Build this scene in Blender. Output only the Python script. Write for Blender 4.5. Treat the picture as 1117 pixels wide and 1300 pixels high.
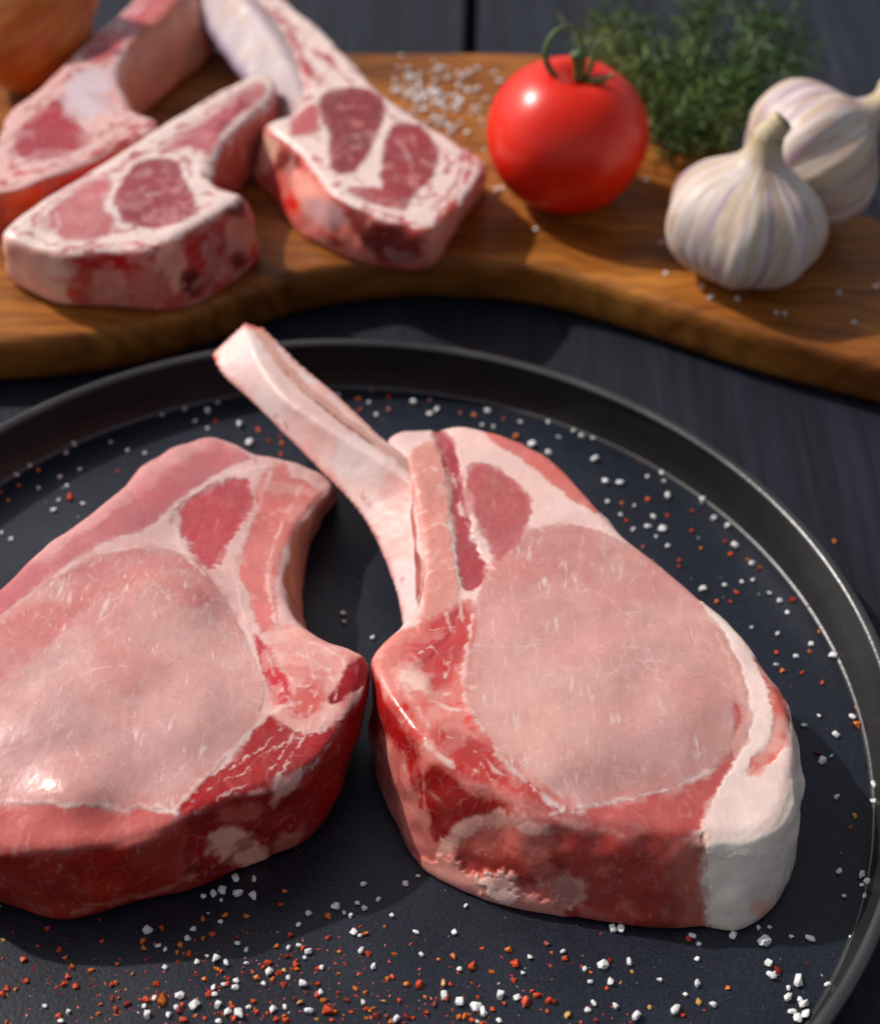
import bpy, bmesh, math, random
import numpy as np
from mathutils import Vector, Matrix
from mathutils.bvhtree import BVHTree
from mathutils.kdtree import KDTree
from mathutils.geometry import tessellate_polygon

for o in list(bpy.data.objects):
    bpy.data.objects.remove(o, do_unlink=True)
scene = bpy.context.scene
col = scene.collection
CM = 0.01                      # everything below is measured in centimetres

# ------------------------------------------------------------------ camera
F_PX, PITCH, ROLL = 2000.0, 0.75647, 0.04029
CAM = np.array([2.72218, -29.52041, 36.67787])
IW, IH = 1117.0, 1300.0
_c, _s = math.cos(PITCH), math.sin(PITCH)
FWD = np.array([0, _c, -_s]); _r = np.array([1.0, 0, 0]); _u = np.array([0, _s, _c])
RIGHT = math.cos(ROLL) * _r + math.sin(ROLL) * _u
UP = -math.sin(ROLL) * _r + math.cos(ROLL) * _u
cd = bpy.data.cameras.new('camera')
cd.sensor_fit = 'VERTICAL'; cd.sensor_height = 36.0
cd.lens = F_PX / IH * 36.0
cd.clip_start = 0.01; cd.clip_end = 50
cd.dof.use_dof = True
cd.dof.focus_distance = 0.425
cd.dof.aperture_fstop = 9.0
cam = bpy.data.objects.new('camera', cd); col.objects.link(cam)
m = Matrix.Identity(4)
for i in range(3):
    m[i][0] = RIGHT[i]; m[i][1] = UP[i]; m[i][2] = -FWD[i]; m[i][3] = CAM[i] * CM
cam.matrix_world = m
scene.camera = cam

# ------------------------------------------------------------------ light
SUN_EL, SUN_AZ = 42.0, 153.0          # azimuth measured from +X towards +Y: the sun stands back left
w = bpy.data.worlds.new('World'); scene.world = w; w.use_nodes = True
nt = w.node_tree
bg = nt.nodes['Background']
sky = nt.nodes.new('ShaderNodeTexSky'); sky.sky_type = 'NISHITA'; sky.sun_disc = False
sky.sun_elevation = math.radians(SUN_EL)
sky.sun_rotation = math.radians(90 - SUN_AZ)
sky.air_density = 1.0; sky.dust_density = 3.0; sky.ozone_density = 1.0
hs = nt.nodes.new('ShaderNodeHueSaturation'); hs.inputs['Saturation'].default_value = 0.35     # hazy, milky sky
nt.links.new(sky.outputs[0], hs.inputs['Color']); nt.links.new(hs.outputs[0], bg.inputs['Color'])
bg.inputs['Strength'].default_value = 0.115
sd = bpy.data.lights.new('sun', 'SUN'); sd.energy = 4.2; sd.angle = math.radians(0.8); sd.color = (1.0, 0.935, 0.85)
sun = bpy.data.objects.new('sun', sd); col.objects.link(sun)
sv = Vector((math.cos(math.radians(SUN_AZ)) * math.cos(math.radians(SUN_EL)),
             math.sin(math.radians(SUN_AZ)) * math.cos(math.radians(SUN_EL)), math.sin(math.radians(SUN_EL))))
sun.rotation_euler = sv.to_track_quat('Z', 'Y').to_euler()
sun.location = sv * 2
scene.view_settings.view_transform = 'Standard'
scene.view_settings.look = 'None'
scene.view_settings.exposure = -0.32
scene.view_settings.gamma = 1.0
scene.view_settings.use_curve_mapping = False

# ------------------------------------------------------------------ helpers
def ray(px):
    px = np.atleast_2d(np.asarray(px, float))
    return ((px[:, 0] - IW / 2) / F_PX)[:, None] * RIGHT + ((IH / 2 - px[:, 1]) / F_PX)[:, None] * UP + FWD
def at(px, z):
    """points on the level z (cm) seen at those photo positions"""
    d = ray(px); t = (np.asarray(z, float) - CAM[2]) / d[:, 2]
    return CAM + t[:, None] * d
def lin(c):
    c = np.asarray(c, float) / 255.0
    return np.where(c <= 0.04045, c / 12.92, ((c + 0.055) / 1.055) ** 2.4)
def tag(o, label=None, cat=None, group=None, kind=None):
    if label: o['label'] = label
    if cat: o['category'] = cat
    if group: o['group'] = group
    if kind: o['kind'] = kind
    return o
def empty(name, loc=(0, 0, 0)):
    o = bpy.data.objects.new(name, None); col.objects.link(o)
    o.empty_display_size = 0.02
    o.location = Vector(loc) * CM
    return o
def me_from(verts, faces, name, smooth=True):
    me = bpy.data.meshes.new(name)
    me.from_pydata([tuple(v) for v in (np.asarray(verts) * CM)], [], faces)
    me.update()
    if smooth: me.polygons.foreach_set('use_smooth', [True] * len(me.polygons))
    return me
def link(name, me, mat=None, parent=None):
    o = bpy.data.objects.new(name, me); col.objects.link(o)
    if mat is not None and len(me.materials) == 0: me.materials.append(mat)
    if parent is not None:
        o.parent = parent
        o.matrix_parent_inverse = Matrix.Translation(-parent.location) if parent.type == 'EMPTY' else Matrix.Identity(4)
    return o
def catmull(pts, n=8, closed=True):
    P = np.asarray(pts, float); N = len(P); out = []
    t = np.linspace(0, 1, n, endpoint=False)[:, None]
    for i in range(N if closed else N - 1):
        if closed: p0, p1, p2, p3 = P[i - 1], P[i], P[(i + 1) % N], P[(i + 2) % N]
        else: p0, p1, p2, p3 = P[max(i - 1, 0)], P[i], P[i + 1], P[min(i + 2, N - 1)]
        out.append(0.5 * (2 * p1 + (p2 - p0) * t + (2 * p0 - 5 * p1 + 4 * p2 - p3) * t * t + (3 * p1 - p0 - 3 * p2 + p3) * t ** 3))
    if not closed: out.append(P[-1:])
    return np.concatenate(out)
def _hash(ix, iy, iz, seed):
    h = (ix.astype(np.int64) * 374761393 + iy.astype(np.int64) * 668265263 + iz.astype(np.int64) * 2147483647 + seed * 974634777) & 0xFFFFFFFF
    h = ((h ^ (h >> 13)) * 1274126177) & 0xFFFFFFFF
    h = ((h ^ (h >> 15)) * 2246822519) & 0xFFFFFFFF
    return ((h ^ (h >> 16)) & 0xFFFFFF) / float(0xFFFFFF) * 2 - 1
def vnoise(P, scale, seed=0):
    """smooth lattice noise in [-1, 1] at positions P (n x 3)"""
    Q = np.asarray(P) * scale; I = np.floor(Q).astype(np.int64); f = Q - I
    f = f * f * f * (f * (f * 6 - 15) + 10)
    r = 0
    for dx in (0, 1):
        for dy in (0, 1):
            for dz in (0, 1):
                wgt = (f[:, 0] if dx else 1 - f[:, 0]) * (f[:, 1] if dy else 1 - f[:, 1]) * (f[:, 2] if dz else 1 - f[:, 2])
                r = r + wgt * _hash(I[:, 0] + dx, I[:, 1] + dy, I[:, 2] + dz, seed)
    return r
def fbm(P, scale, seed=0, octaves=3):
    r = 0; a = 1.0
    for k in range(octaves):
        r = r + a * vnoise(P, scale * 2 ** k, seed + 17 * k); a *= 0.5
    return r
def poly_sd(P, poly):
    """signed distance (negative inside) of 2-D points to a polygon"""
    poly = np.asarray(poly); n = len(poly)
    d2 = np.full(len(P), 1e18); inside = np.zeros(len(P), bool)
    for i in range(n):
        a = poly[i]; b = poly[(i + 1) % n]; e = b - a; wv = P - a
        t = np.clip((wv @ e) / max(e @ e, 1e-12), 0, 1)
        dd = wv - t[:, None] * e
        d2 = np.minimum(d2, (dd * dd).sum(1))
        c = (a[1] > P[:, 1]) != (b[1] > P[:, 1])
        if abs(b[1] - a[1]) > 1e-12:
            inside ^= c & (P[:, 0] < (b[0] - a[0]) * (P[:, 1] - a[1]) / (b[1] - a[1]) + a[0])
    d = np.sqrt(d2)
    return np.where(inside, -d, d)
def line_d(P, line):
    d2 = np.full(len(P), 1e18)
    for i in range(len(line) - 1):
        a = line[i]; e = line[i + 1] - a; wv = P - a
        t = np.clip((wv @ e) / max(e @ e, 1e-12), 0, 1)
        dd = wv - t[:, None] * e
        d2 = np.minimum(d2, (dd * dd).sum(1))
    return np.sqrt(d2)
def sstep(a, b, x):
    t = np.clip((x - a) / (b - a), 0, 1); return t * t * (3 - 2 * t)

# ------------------------------------------------------------------ materials
class NT:
    def __init__(s, name):
        s.m = bpy.data.materials.new(name); s.m.use_nodes = True
        s.t = s.m.node_tree; s.b = s.t.nodes['Principled BSDF']; s.out = s.t.nodes['Material Output']
    def n(s, typ, **kw):
        nd = s.t.nodes.new('ShaderNode' + typ)
        for k, v in kw.items():
            if k.startswith('i_'): nd.inputs[k[2:].replace('_', ' ')].default_value = v
            else: setattr(nd, k, v)
        return nd
    def l(s, a, b): s.t.links.new(a, b)
    def set(s, **kw):
        for k, v in kw.items(): s.b.inputs[k.replace('_', ' ')].default_value = v
    def ramp(s, src, stops):
        r = s.n('ValToRGB'); e = r.color_ramp.elements
        while len(e) < len(stops): e.new(0.5)
        for q, (p, c) in zip(e, stops): q.position = p; q.color = (*c, 1) if len(c) == 3 else c
        s.l(src, r.inputs[0]); return r
    def mix(s, a, b, fac, mode='MIX'):
        x = s.n('Mix', data_type='RGBA', blend_type=mode)
        for sock, v in ((x.inputs[6], a), (x.inputs[7], b), (x.inputs[0], fac)):
            if hasattr(v, 'is_linked'): s.l(v, sock)
            else: sock.default_value = v
        return x.outputs[2]
    def coord(s, scale=(1, 1, 1)):
        tc = s.n('TexCoord'); mp = s.n('Mapping'); mp.inputs['Scale'].default_value = scale
        s.l(tc.outputs['Object'], mp.inputs[0]); return mp.outputs[0]
    def noise(s, vec, scale, detail=4, rough=0.55):
        x = s.n('TexNoise'); x.inputs['Scale'].default_value = scale
        x.inputs['Detail'].default_value = detail; x.inputs['Roughness'].default_value = rough
        s.l(vec, x.inputs['Vector']); return x.outputs['Fac']
    def bump(s, h, strength, dist, prev=None):
        x = s.n('Bump'); x.inputs['Strength'].default_value = strength; x.inputs['Distance'].default_value = dist
        s.l(h, x.inputs['Height'])
        if prev is not None: s.l(prev, x.inputs['Normal'])
        s.l(x.outputs[0], s.b.inputs['Normal']); return x.outputs[0]
def g3(v): return (v, v, v)

def mat_painted(name, rough=(0.33, 0.5), fine=1400, bump=0.25, coat=0.0, var=0.08, wet=0.0, sss=0.0, veins=False, spec=0.4):
    M = NT(name); v = M.coord()
    a = M.n('Attribute', attribute_name='col')
    n1 = M.noise(v, fine, 3); n2 = M.noise(v, fine * 0.28, 4); n3 = M.noise(v, fine * 0.09, 3)
    k = M.ramp(n1, [(0.3, g3(1 - var)), (0.7, g3(1 + var))]).outputs[0]
    c = M.mix(a.outputs['Color'], k, 1.0, 'MULTIPLY')
    M.l(c, M.b.inputs['Base Color'])
    r = M.ramp(n2, [(0.3, g3(rough[0])), (0.72, g3(rough[1]))]).outputs[0]
    if wet:
        wm = M.ramp(n3, [(0.52, g3(0)), (0.66, g3(wet))]).outputs[0]
        r = M.mix(r, (0.20, 0.20, 0.20, 1), wm)
    M.l(r, M.b.inputs['Roughness'])
    b0 = M.bump(n2, bump, 0.0007, M.bump(n1, bump, 0.00025))
    if veins:
        st = M.noise(M.coord((560, 95, 400)), 1.0, 2); mk = M.ramp(n3, [(0.40, g3(0)), (0.60, g3(1))]).outputs[0]  # short pale streaks: wet glints put into the colour among the marbling
        ln_ = M.ramp(st, [(0.60, g3(0)), (0.70, g3(1))]).outputs[0]
        va = M.n('Math', operation='MULTIPLY'); M.l(a.outputs['Alpha'], va.inputs[0]); 
        ds = M.n('TexNoise'); ds.inputs['Scale'].default_value = 120; ds.inputs['Detail'].default_value = 2; M.l(v, ds.inputs['Vector'])
        ad = M.n('VectorMath', operation='MULTIPLY_ADD'); M.l(ds.outputs['Color'], ad.inputs[0]); ad.inputs[1].default_value = (0.012, 0.012, 0.012); M.l(M.coord((1.4, 0.8, 1.0)), ad.inputs[2])
        vo = M.n('TexVoronoi', feature='DISTANCE_TO_EDGE'); vo.inputs['Scale'].default_value = 135; M.l(ad.outputs[0], vo.inputs['Vector'])
        web = M.ramp(vo.outputs['Distance'], [(0.0, g3(0.55)), (0.045, g3(0))]).outputs[0]
        mk2 = M.ramp(n3, [(0.38, g3(1)), (0.58, g3(0))]).outputs[0]
        both_ = M.mix(M.mix(ln_, mk, 1.0, 'MULTIPLY'), M.mix(web, mk2, 1.0, 'MULTIPLY'), 1.0, 'LIGHTEN')
        M.l(both_, va.inputs[1])
        M.l(M.mix(c, (0.80, 0.64, 0.61, 1), va.outputs[0]), M.b.inputs['Base Color'])
    M.set(Coat_Weight=coat, Coat_Roughness=0.15, Specular_IOR_Level=spec)
    if sss:
        M.b.subsurface_method = 'BURLEY'
        M.set(Subsurface_Weight=sss, Subsurface_Scale=0.0012); M.b.inputs['Subsurface Radius'].default_value = (1.0, 0.6, 0.5)
    return M.m
MEAT = mat_painted('raw_meat', rough=(0.30, 0.44), bump=0.13, var=0.04, wet=0.7, sss=0.55, veins=True, spec=0.32)
BONE = mat_painted('raw_bone', rough=(0.35, 0.5), bump=0.15, var=0.04, sss=0.4)
VEG = mat_painted('garlic_skin', rough=(0.42, 0.58), fine=900, bump=0.12, var=0.05)

def mat_plank():
    M = NT('dark_stained_wood'); v = M.coord((60, 3.5, 20)); v2 = M.coord((260, 10, 40))
    oi = M.n('ObjectInfo'); ad = M.n('VectorMath', operation='ADD'); M.l(v, ad.inputs[0]); M.l(oi.outputs['Random'], ad.inputs[1])
    n = M.noise(ad.outputs[0], 1.0, 6, 0.65); f = M.noise(v2, 1.0, 5, 0.7)
    c = M.ramp(n, [(0.25, (0.007, 0.008, 0.013)), (0.55, (0.014, 0.016, 0.027)), (0.8, (0.030, 0.032, 0.050))]).outputs[0]
    k = M.ramp(f, [(0.3, g3(0.6)), (0.7, g3(1.5))]).outputs[0]
    M.l(M.mix(c, k, 1.0, 'MULTIPLY'), M.b.inputs['Base Color'])
    M.set(Roughness=0.55, Specular_IOR_Level=0.25)
    M.bump(f, 0.35, 0.0008, M.bump(n, 0.3, 0.001))
    return M.m
def mat_board():
    M = NT('olive_wood'); v = M.coord((9, 45, 30))
    ds = M.noise(M.coord(), 9, 3); ad = M.n('VectorMath', operation='MULTIPLY_ADD')
    M.l(ds, ad.inputs[0]); ad.inputs[1].default_value = (1.5, 3.0, 1.5); M.l(v, ad.inputs[2])
    n = M.noise(ad.outputs[0], 1.0, 5, 0.6)
    w_ = M.n('TexWave', wave_type='BANDS', bands_direction='Y'); w_.inputs['Scale'].default_value = 0.9
    w_.inputs['Distortion'].default_value = 6; w_.inputs['Detail'].default_value = 4; M.l(ad.outputs[0], w_.inputs['Vector'])
    f = M.noise(M.coord((60, 600, 300)), 1.0, 4)
    c1 = M.ramp(n, [(0.25, (0.085, 0.023, 0.005)), (0.5, (0.30, 0.098, 0.016)), (0.75, (0.58, 0.225, 0.038))]).outputs[0]
    k = M.ramp(w_.outputs['Fac'], [(0.0, (0.70, 0.64, 0.58)), (0.6, g3(1.05))]).outputs[0]
    c2 = M.mix(c1, k, 0.8, 'MULTIPLY')
    k2 = M.ramp(f, [(0.3, g3(0.8)), (0.7, g3(1.12))]).outputs[0]
    M.l(M.mix(c2, k2, 1.0, 'MULTIPLY'), M.b.inputs['Base Color'])
    M.l(M.ramp(n, [(0.3, g3(0.36)), (0.7, g3(0.55))]).outputs[0], M.b.inputs['Roughness'])
    M.set(Specular_IOR_Level=0.25)
    M.bump(f, 0.15, 0.0005)
    return M.m
def mat_pan(name, base, rough, speck, metallic=0.0):
    M = NT(name); v = M.coord()
    n = M.noise(v, 900, 3); b = M.noise(v, 25, 5); sp = M.noise(v, 2600, 2)
    c = M.ramp(b, [(0.3, tuple(x * 0.75 for x in base)), (0.7, tuple(x * 1.25 for x in base))]).outputs[0]
    k = M.ramp(sp, [(0.45, g3(1 - speck)), (0.75, g3(1 + speck * 2))]).outputs[0]
    M.l(M.mix(c, k, 1.0, 'MULTIPLY'), M.b.inputs['Base Color'])
    M.l(M.ramp(b, [(0.3, g3(rough - 0.05)), (0.7, g3(rough + 0.07))]).outputs[0], M.b.inputs['Roughness'])
    M.set(Metallic=metallic)
    M.bump(n, 0.3, 0.0003)
    return M.m
def mat_plain(name, c, rough=0.5, spec=0.5, noise=0.0, nscale=300, bump=0.0, sss=0.0, trans=0.0):
    M = NT(name); v = M.coord()
    if noise:
        n = M.noise(v, nscale, 3)
        k = M.ramp(n, [(0.3, g3(1 - noise)), (0.7, g3(1 + noise))]).outputs[0]
        M.l(M.mix((*c, 1), k, 1.0, 'MULTIPLY'), M.b.inputs['Base Color'])
        if bump: M.bump(n, bump, 0.0004)
    else: M.b.inputs['Base Color'].default_value = (*c, 1)
    M.set(Roughness=rough, Specular_IOR_Level=spec, Transmission_Weight=trans)
    if sss: M.set(Subsurface_Weight=sss, Subsurface_Scale=0.001); M.b.inputs['Subsurface Radius'].default_value = (1, 1, 1)
    return M.m
PLANK = mat_plank(); BOARD = mat_board()
PAN_FLOOR = mat_pan('pan_coating', (0.012, 0.0155, 0.029), 0.36, 0.5)
PAN_WALL = mat_pan('pan_wall_coating', (0.020, 0.0205, 0.022), 0.36, 0.1, 0.2)
PAN_RIM = mat_pan('pan_rim_metal', (0.085, 0.085, 0.088), 0.30, 0.1, 0.6)

# ------------------------------------------------------------------ table
table = empty('table', (0, 20, 0)); tag(table, kind='structure')
gx = at([(598, 30)], 0.0)[0][0]
def plank(x0, x1, y0=-60, y1=120):
    bm = bmesh.new()
    r = bmesh.ops.create_cube(bm, size=1)
    for v in bm.verts:
        v.co = Vector(((x0 + x1) / 2 + v.co.x * (x1 - x0), (y0 + y1) / 2 + v.co.y * (y1 - y0), -1.0 + v.co.z * 2.0)) * CM
    bmesh.ops.bevel(bm, geom=bm.edges[:], offset=0.0012, segments=2, affect='EDGES')
    me = bpy.data.meshes.new('plank'); bm.to_mesh(me); bm.free()
    return link('plank', me, PLANK, table)
PW = 27.0
for k in range(-4, 4):
    plank(gx + k * PW + 0.32, gx + (k + 1) * PW - 0.32, 27.3, 130)
gn = at([(306, 424)], 0.0)[0][0]
for k in range(-3, 3):
    plank(gn + k * 33.0 + 0.15, gn + (k + 1) * 33.0 - 0.15, -60, 27.0)
me = me_from([(-120, -80, -2.2), (120, -80, -2.2), (120, 160, -2.2), (-120, 160, -2.2)], [(0, 1, 2, 3)], 'under')
link('underside', me, mat_plain('dark_gap', (0.006, 0.006, 0.008), 0.9), table)

# ------------------------------------------------------------------ pan
FLOOR_Z = 0.25
pan = empty('pan', (0, 0, 0))
tag(pan, 'round black metal pan holding the two large pork chops', 'pan')
def lathe(profile, n=160, closed_top=False, closed_bottom=False):
    prof = np.asarray(profile, float); a = np.linspace(0, 2 * math.pi, n, endpoint=False)
    V = []; Fc = []
    for r, z in prof:
        V += [(r * math.cos(t), r * math.sin(t), z) for t in a]
    for i in range(len(prof) - 1):
        for j in range(n):
            k = (j + 1) % n
            Fc.append((i * n + j, i * n + k, (i + 1) * n + k, (i + 1) * n + j))
    if closed_top: Fc.append(tuple(range((len(prof) - 1) * n, len(prof) * n)))
    if closed_bottom: Fc.append(tuple(reversed(range(n))))
    return V, Fc
RF = 15.45
V, Fc = lathe([(RF, FLOOR_Z), (13, FLOOR_Z), (9, FLOOR_Z), (4, FLOOR_Z), (0.5, FLOOR_Z)], 192)
V2, F2 = V, Fc
V = V + [(0, 0, FLOOR_Z)]; nn = 192
Fc = Fc + [(4 * nn + j, 4 * nn + (j + 1) % nn, len(V) - 1) for j in range(nn)]
link('base', me_from(V, Fc, 'base'), PAN_FLOOR, pan)
# inner wall with the bright step where it meets the base
prof = [(RF, FLOOR_Z), (RF + 0.03, FLOOR_Z + 0.05), (RF + 0.06, FLOOR_Z + 0.075), (RF + 0.10, FLOOR_Z + 0.09), (RF + 0.25, FLOOR_Z + 0.4), (RF + 0.33, 1.0), (RF + 0.40, 1.6), (15.88, 1.88)]
link('step', me_from(*lathe(prof[:4], 192), 'step'), PAN_RIM, pan)
link('wall', me_from(*lathe(prof[3:], 192), 'wall'), PAN_WALL, pan)
rimp = [(16.0 + 0.19 * math.cos(t), 1.95 + 0.13 * math.sin(t)) for t in np.linspace(math.pi * 1.2, -math.pi * 0.55, 14)]
link('rim', me_from(*lathe(rimp, 192), 'rim'), PAN_RIM, pan)
outp = [(16.06, 1.85), (16.0, 1.2), (15.9, 0.4), (15.7, 0.05), (15.3, 0.01), (1.0, 0.01)]
link('outer_wall', me_from(*lathe(outp, 192), 'outer'), PAN_WALL, pan)

# ------------------------------------------------------------------ cutting board
BZ = 2.1
BOARD_TOP = [(-160, 432), (-60, 436), (0, 433), (80, 428), (150, 418), (220, 402), (290, 378), (360, 352), (420, 338), (500, 330), (580, 328), (660, 334), (736, 349), (842, 382), (941, 415), (1040, 441), (1117, 461), (1250, 490), (1330, 480), (1340, 400), (1250, 330), (1117, 278), (1000, 222), (900, 165), (820, 115), (760, 82), (690, 68), (560, 66), (450, 66), (330, 62), (200, 66), (90, 76), (0, 92), (-160, 130), (-260, 200), (-280, 320), (-230, 410)]
top = at(catmull(BOARD_TOP, 10), BZ)[:, :2]
def smooth_loop(P, it):
    for _ in range(it): P = 0.5 * P + 0.25 * (np.roll(P, 1, 0) + np.roll(P, -1, 0))
    return P
def loop_normals(P):
    t = np.roll(P, -1, 0) - np.roll(P, 1, 0); n = np.stack([t[:, 1], -t[:, 0]], 1)
    n /= np.linalg.norm(n, axis=1, keepdims=True) + 1e-9
    area = 0.5 * np.sum(P[:, 0] * np.roll(P[:, 1], -1) - np.roll(P[:, 0], -1) * P[:, 1])
    return n if area > 0 else -n           # outward
def resample(P, step):
    Q = np.vstack([P, P[:1]]); d = np.r_[0, np.cumsum(np.linalg.norm(np.diff(Q, axis=0), axis=1))]
    n = max(8, int(d[-1] / step)); s = np.linspace(0, d[-1], n, endpoint=False)
    return np.stack([np.interp(s, d, Q[:, k]) for k in range(Q.shape[1])], 1)
top = smooth_loop(resample(top, 0.5), 6)
nrm = loop_normals(top); nb = len(top)
prof = [(-0.28, BZ), (-0.12, BZ - 0.05), (0.0, BZ - 0.22), (0.03, BZ - 0.6), (0.0, 0.75), (-0.1, 0.35), (-0.3, 0.08)]
V = []; Fc = []
for off, z in prof:
    V += [(*(p + n * off), z) for p, n in zip(top, nrm)]
for i in range(len(prof) - 1):
    for j in range(nb):
        k = (j + 1) % nb
        Fc.append((i * nb + j, (i + 1) * nb + j, (i + 1) * nb + k, i * nb + k))
for base, flip in ((0, False), ((len(prof) - 1) * nb, True)):
    tri = tessellate_polygon([[Vector((*V[base + j][:2], 0)) for j in range(nb)]])
    for t in tri: Fc.append(tuple(base + q for q in (t[::-1] if flip else t)))
bme = me_from(V, Fc, 'cutting_board')
bm = bmesh.new(); bm.from_mesh(bme); bmesh.ops.recalc_face_normals(bm, faces=bm.faces); bm.to_mesh(bme); bm.free()
for p in bme.polygons: p.use_smooth = len(p.vertices) == 4
board = link('cutting_board', bme, BOARD)
tag(board, 'curved brown wooden cutting board behind the pan', 'cutting board')

# ------------------------------------------------------------------ meat: solids grown from outlines, cut faces painted in the meat's own plane
def voxel(V, Fc, size, smooth=12):
    """closed solid -> even skin of the given cell size (cm), edges rounded by smoothing"""
    me = bpy.data.meshes.new('tmp'); me.from_pydata([tuple(v) for v in V], [], Fc); me.update()
    bm = bmesh.new(); bm.from_mesh(me); bmesh.ops.recalc_face_normals(bm, faces=bm.faces); bm.to_mesh(me); bm.free()
    o = bpy.data.objects.new('tmp', me); col.objects.link(o)
    md = o.modifiers.new('r', 'REMESH'); md.mode = 'VOXEL'; md.voxel_size = size; md.adaptivity = 0.0
    dg = bpy.context.evaluated_depsgraph_get(); ev = o.evaluated_get(dg)
    r = bpy.data.meshes.new_from_object(ev)
    n = len(r.vertices); P = np.empty(n * 3); r.vertices.foreach_get('co', P); P = P.reshape(-1, 3)
    E = np.empty(len(r.edges) * 2, int); r.edges.foreach_get('vertices', E); E = E.reshape(-1, 2)
    L = np.empty(len(r.loops), int); r.loops.foreach_get('vertex_index', L)
    assert len(L) == 4 * len(r.polygons)
    Q = L.reshape(-1, 4)
    bpy.data.objects.remove(o); bpy.data.meshes.remove(me); bpy.data.meshes.remove(r)
    P = lap(P, E, smooth)
    return P, E, Q
def lap(P, E, it, lam=0.6, w=None):
    n = len(P); deg = np.bincount(E.ravel(), minlength=n)[:, None]
    for _ in range(it):
        A = np.stack([np.bincount(E[:, 0], P[E[:, 1], k], n) + np.bincount(E[:, 1], P[E[:, 0], k], n) for k in range(P.shape[1])], 1) / deg
        P = P + lam * (A - P) * (1 if w is None else w[:, None])
    return P
def normals(P, Q):
    fn = np.cross(P[Q[:, 2]] - P[Q[:, 0]], P[Q[:, 3]] - P[Q[:, 1]])
    N = np.zeros_like(P)
    for k in range(4):
        for c in range(3): N[:, c] += np.bincount(Q[:, k], fn[:, c], len(P))
    return N / (np.linalg.norm(N, axis=1, keepdims=True) + 1e-12)
def loft(bot, topp, H, bulge=0.12, nlev=20, bev=0.2):
    n = len(bot); V = []; Fc = []
    mid = 0.5 * (bot + topp); nr = smooth_loop(loop_normals(mid), 8)
    for k in range(nlev + 1):
        u = k / nlev
        V += [(*p, u * H) for p in (bot * (1 - u) + topp * u + nr * (bulge * math.sin(math.pi * u) - bev * (1 - math.sqrt(max(0.0, 1 - max(0.0, (u - 0.84) / 0.16) ** 2))) - 0.4 * bev * max(0.0, 1 - u / 0.08) ** 2))]
    for i in range(nlev):
        for j in range(n):
            k = (j + 1) % n; Fc.append((i * n + j, i * n + k, (i + 1) * n + k, (i + 1) * n + j))
    for b0, flip in ((0, True), (nlev * n, False)):
        for t in tessellate_polygon([[Vector((V[b0 + j][0], V[b0 + j][1], 0)) for j in range(n)]]):
            Fc.append(tuple(b0 + q for q in (t[::-1] if flip else t)))
    return V, Fc, mid

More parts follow.
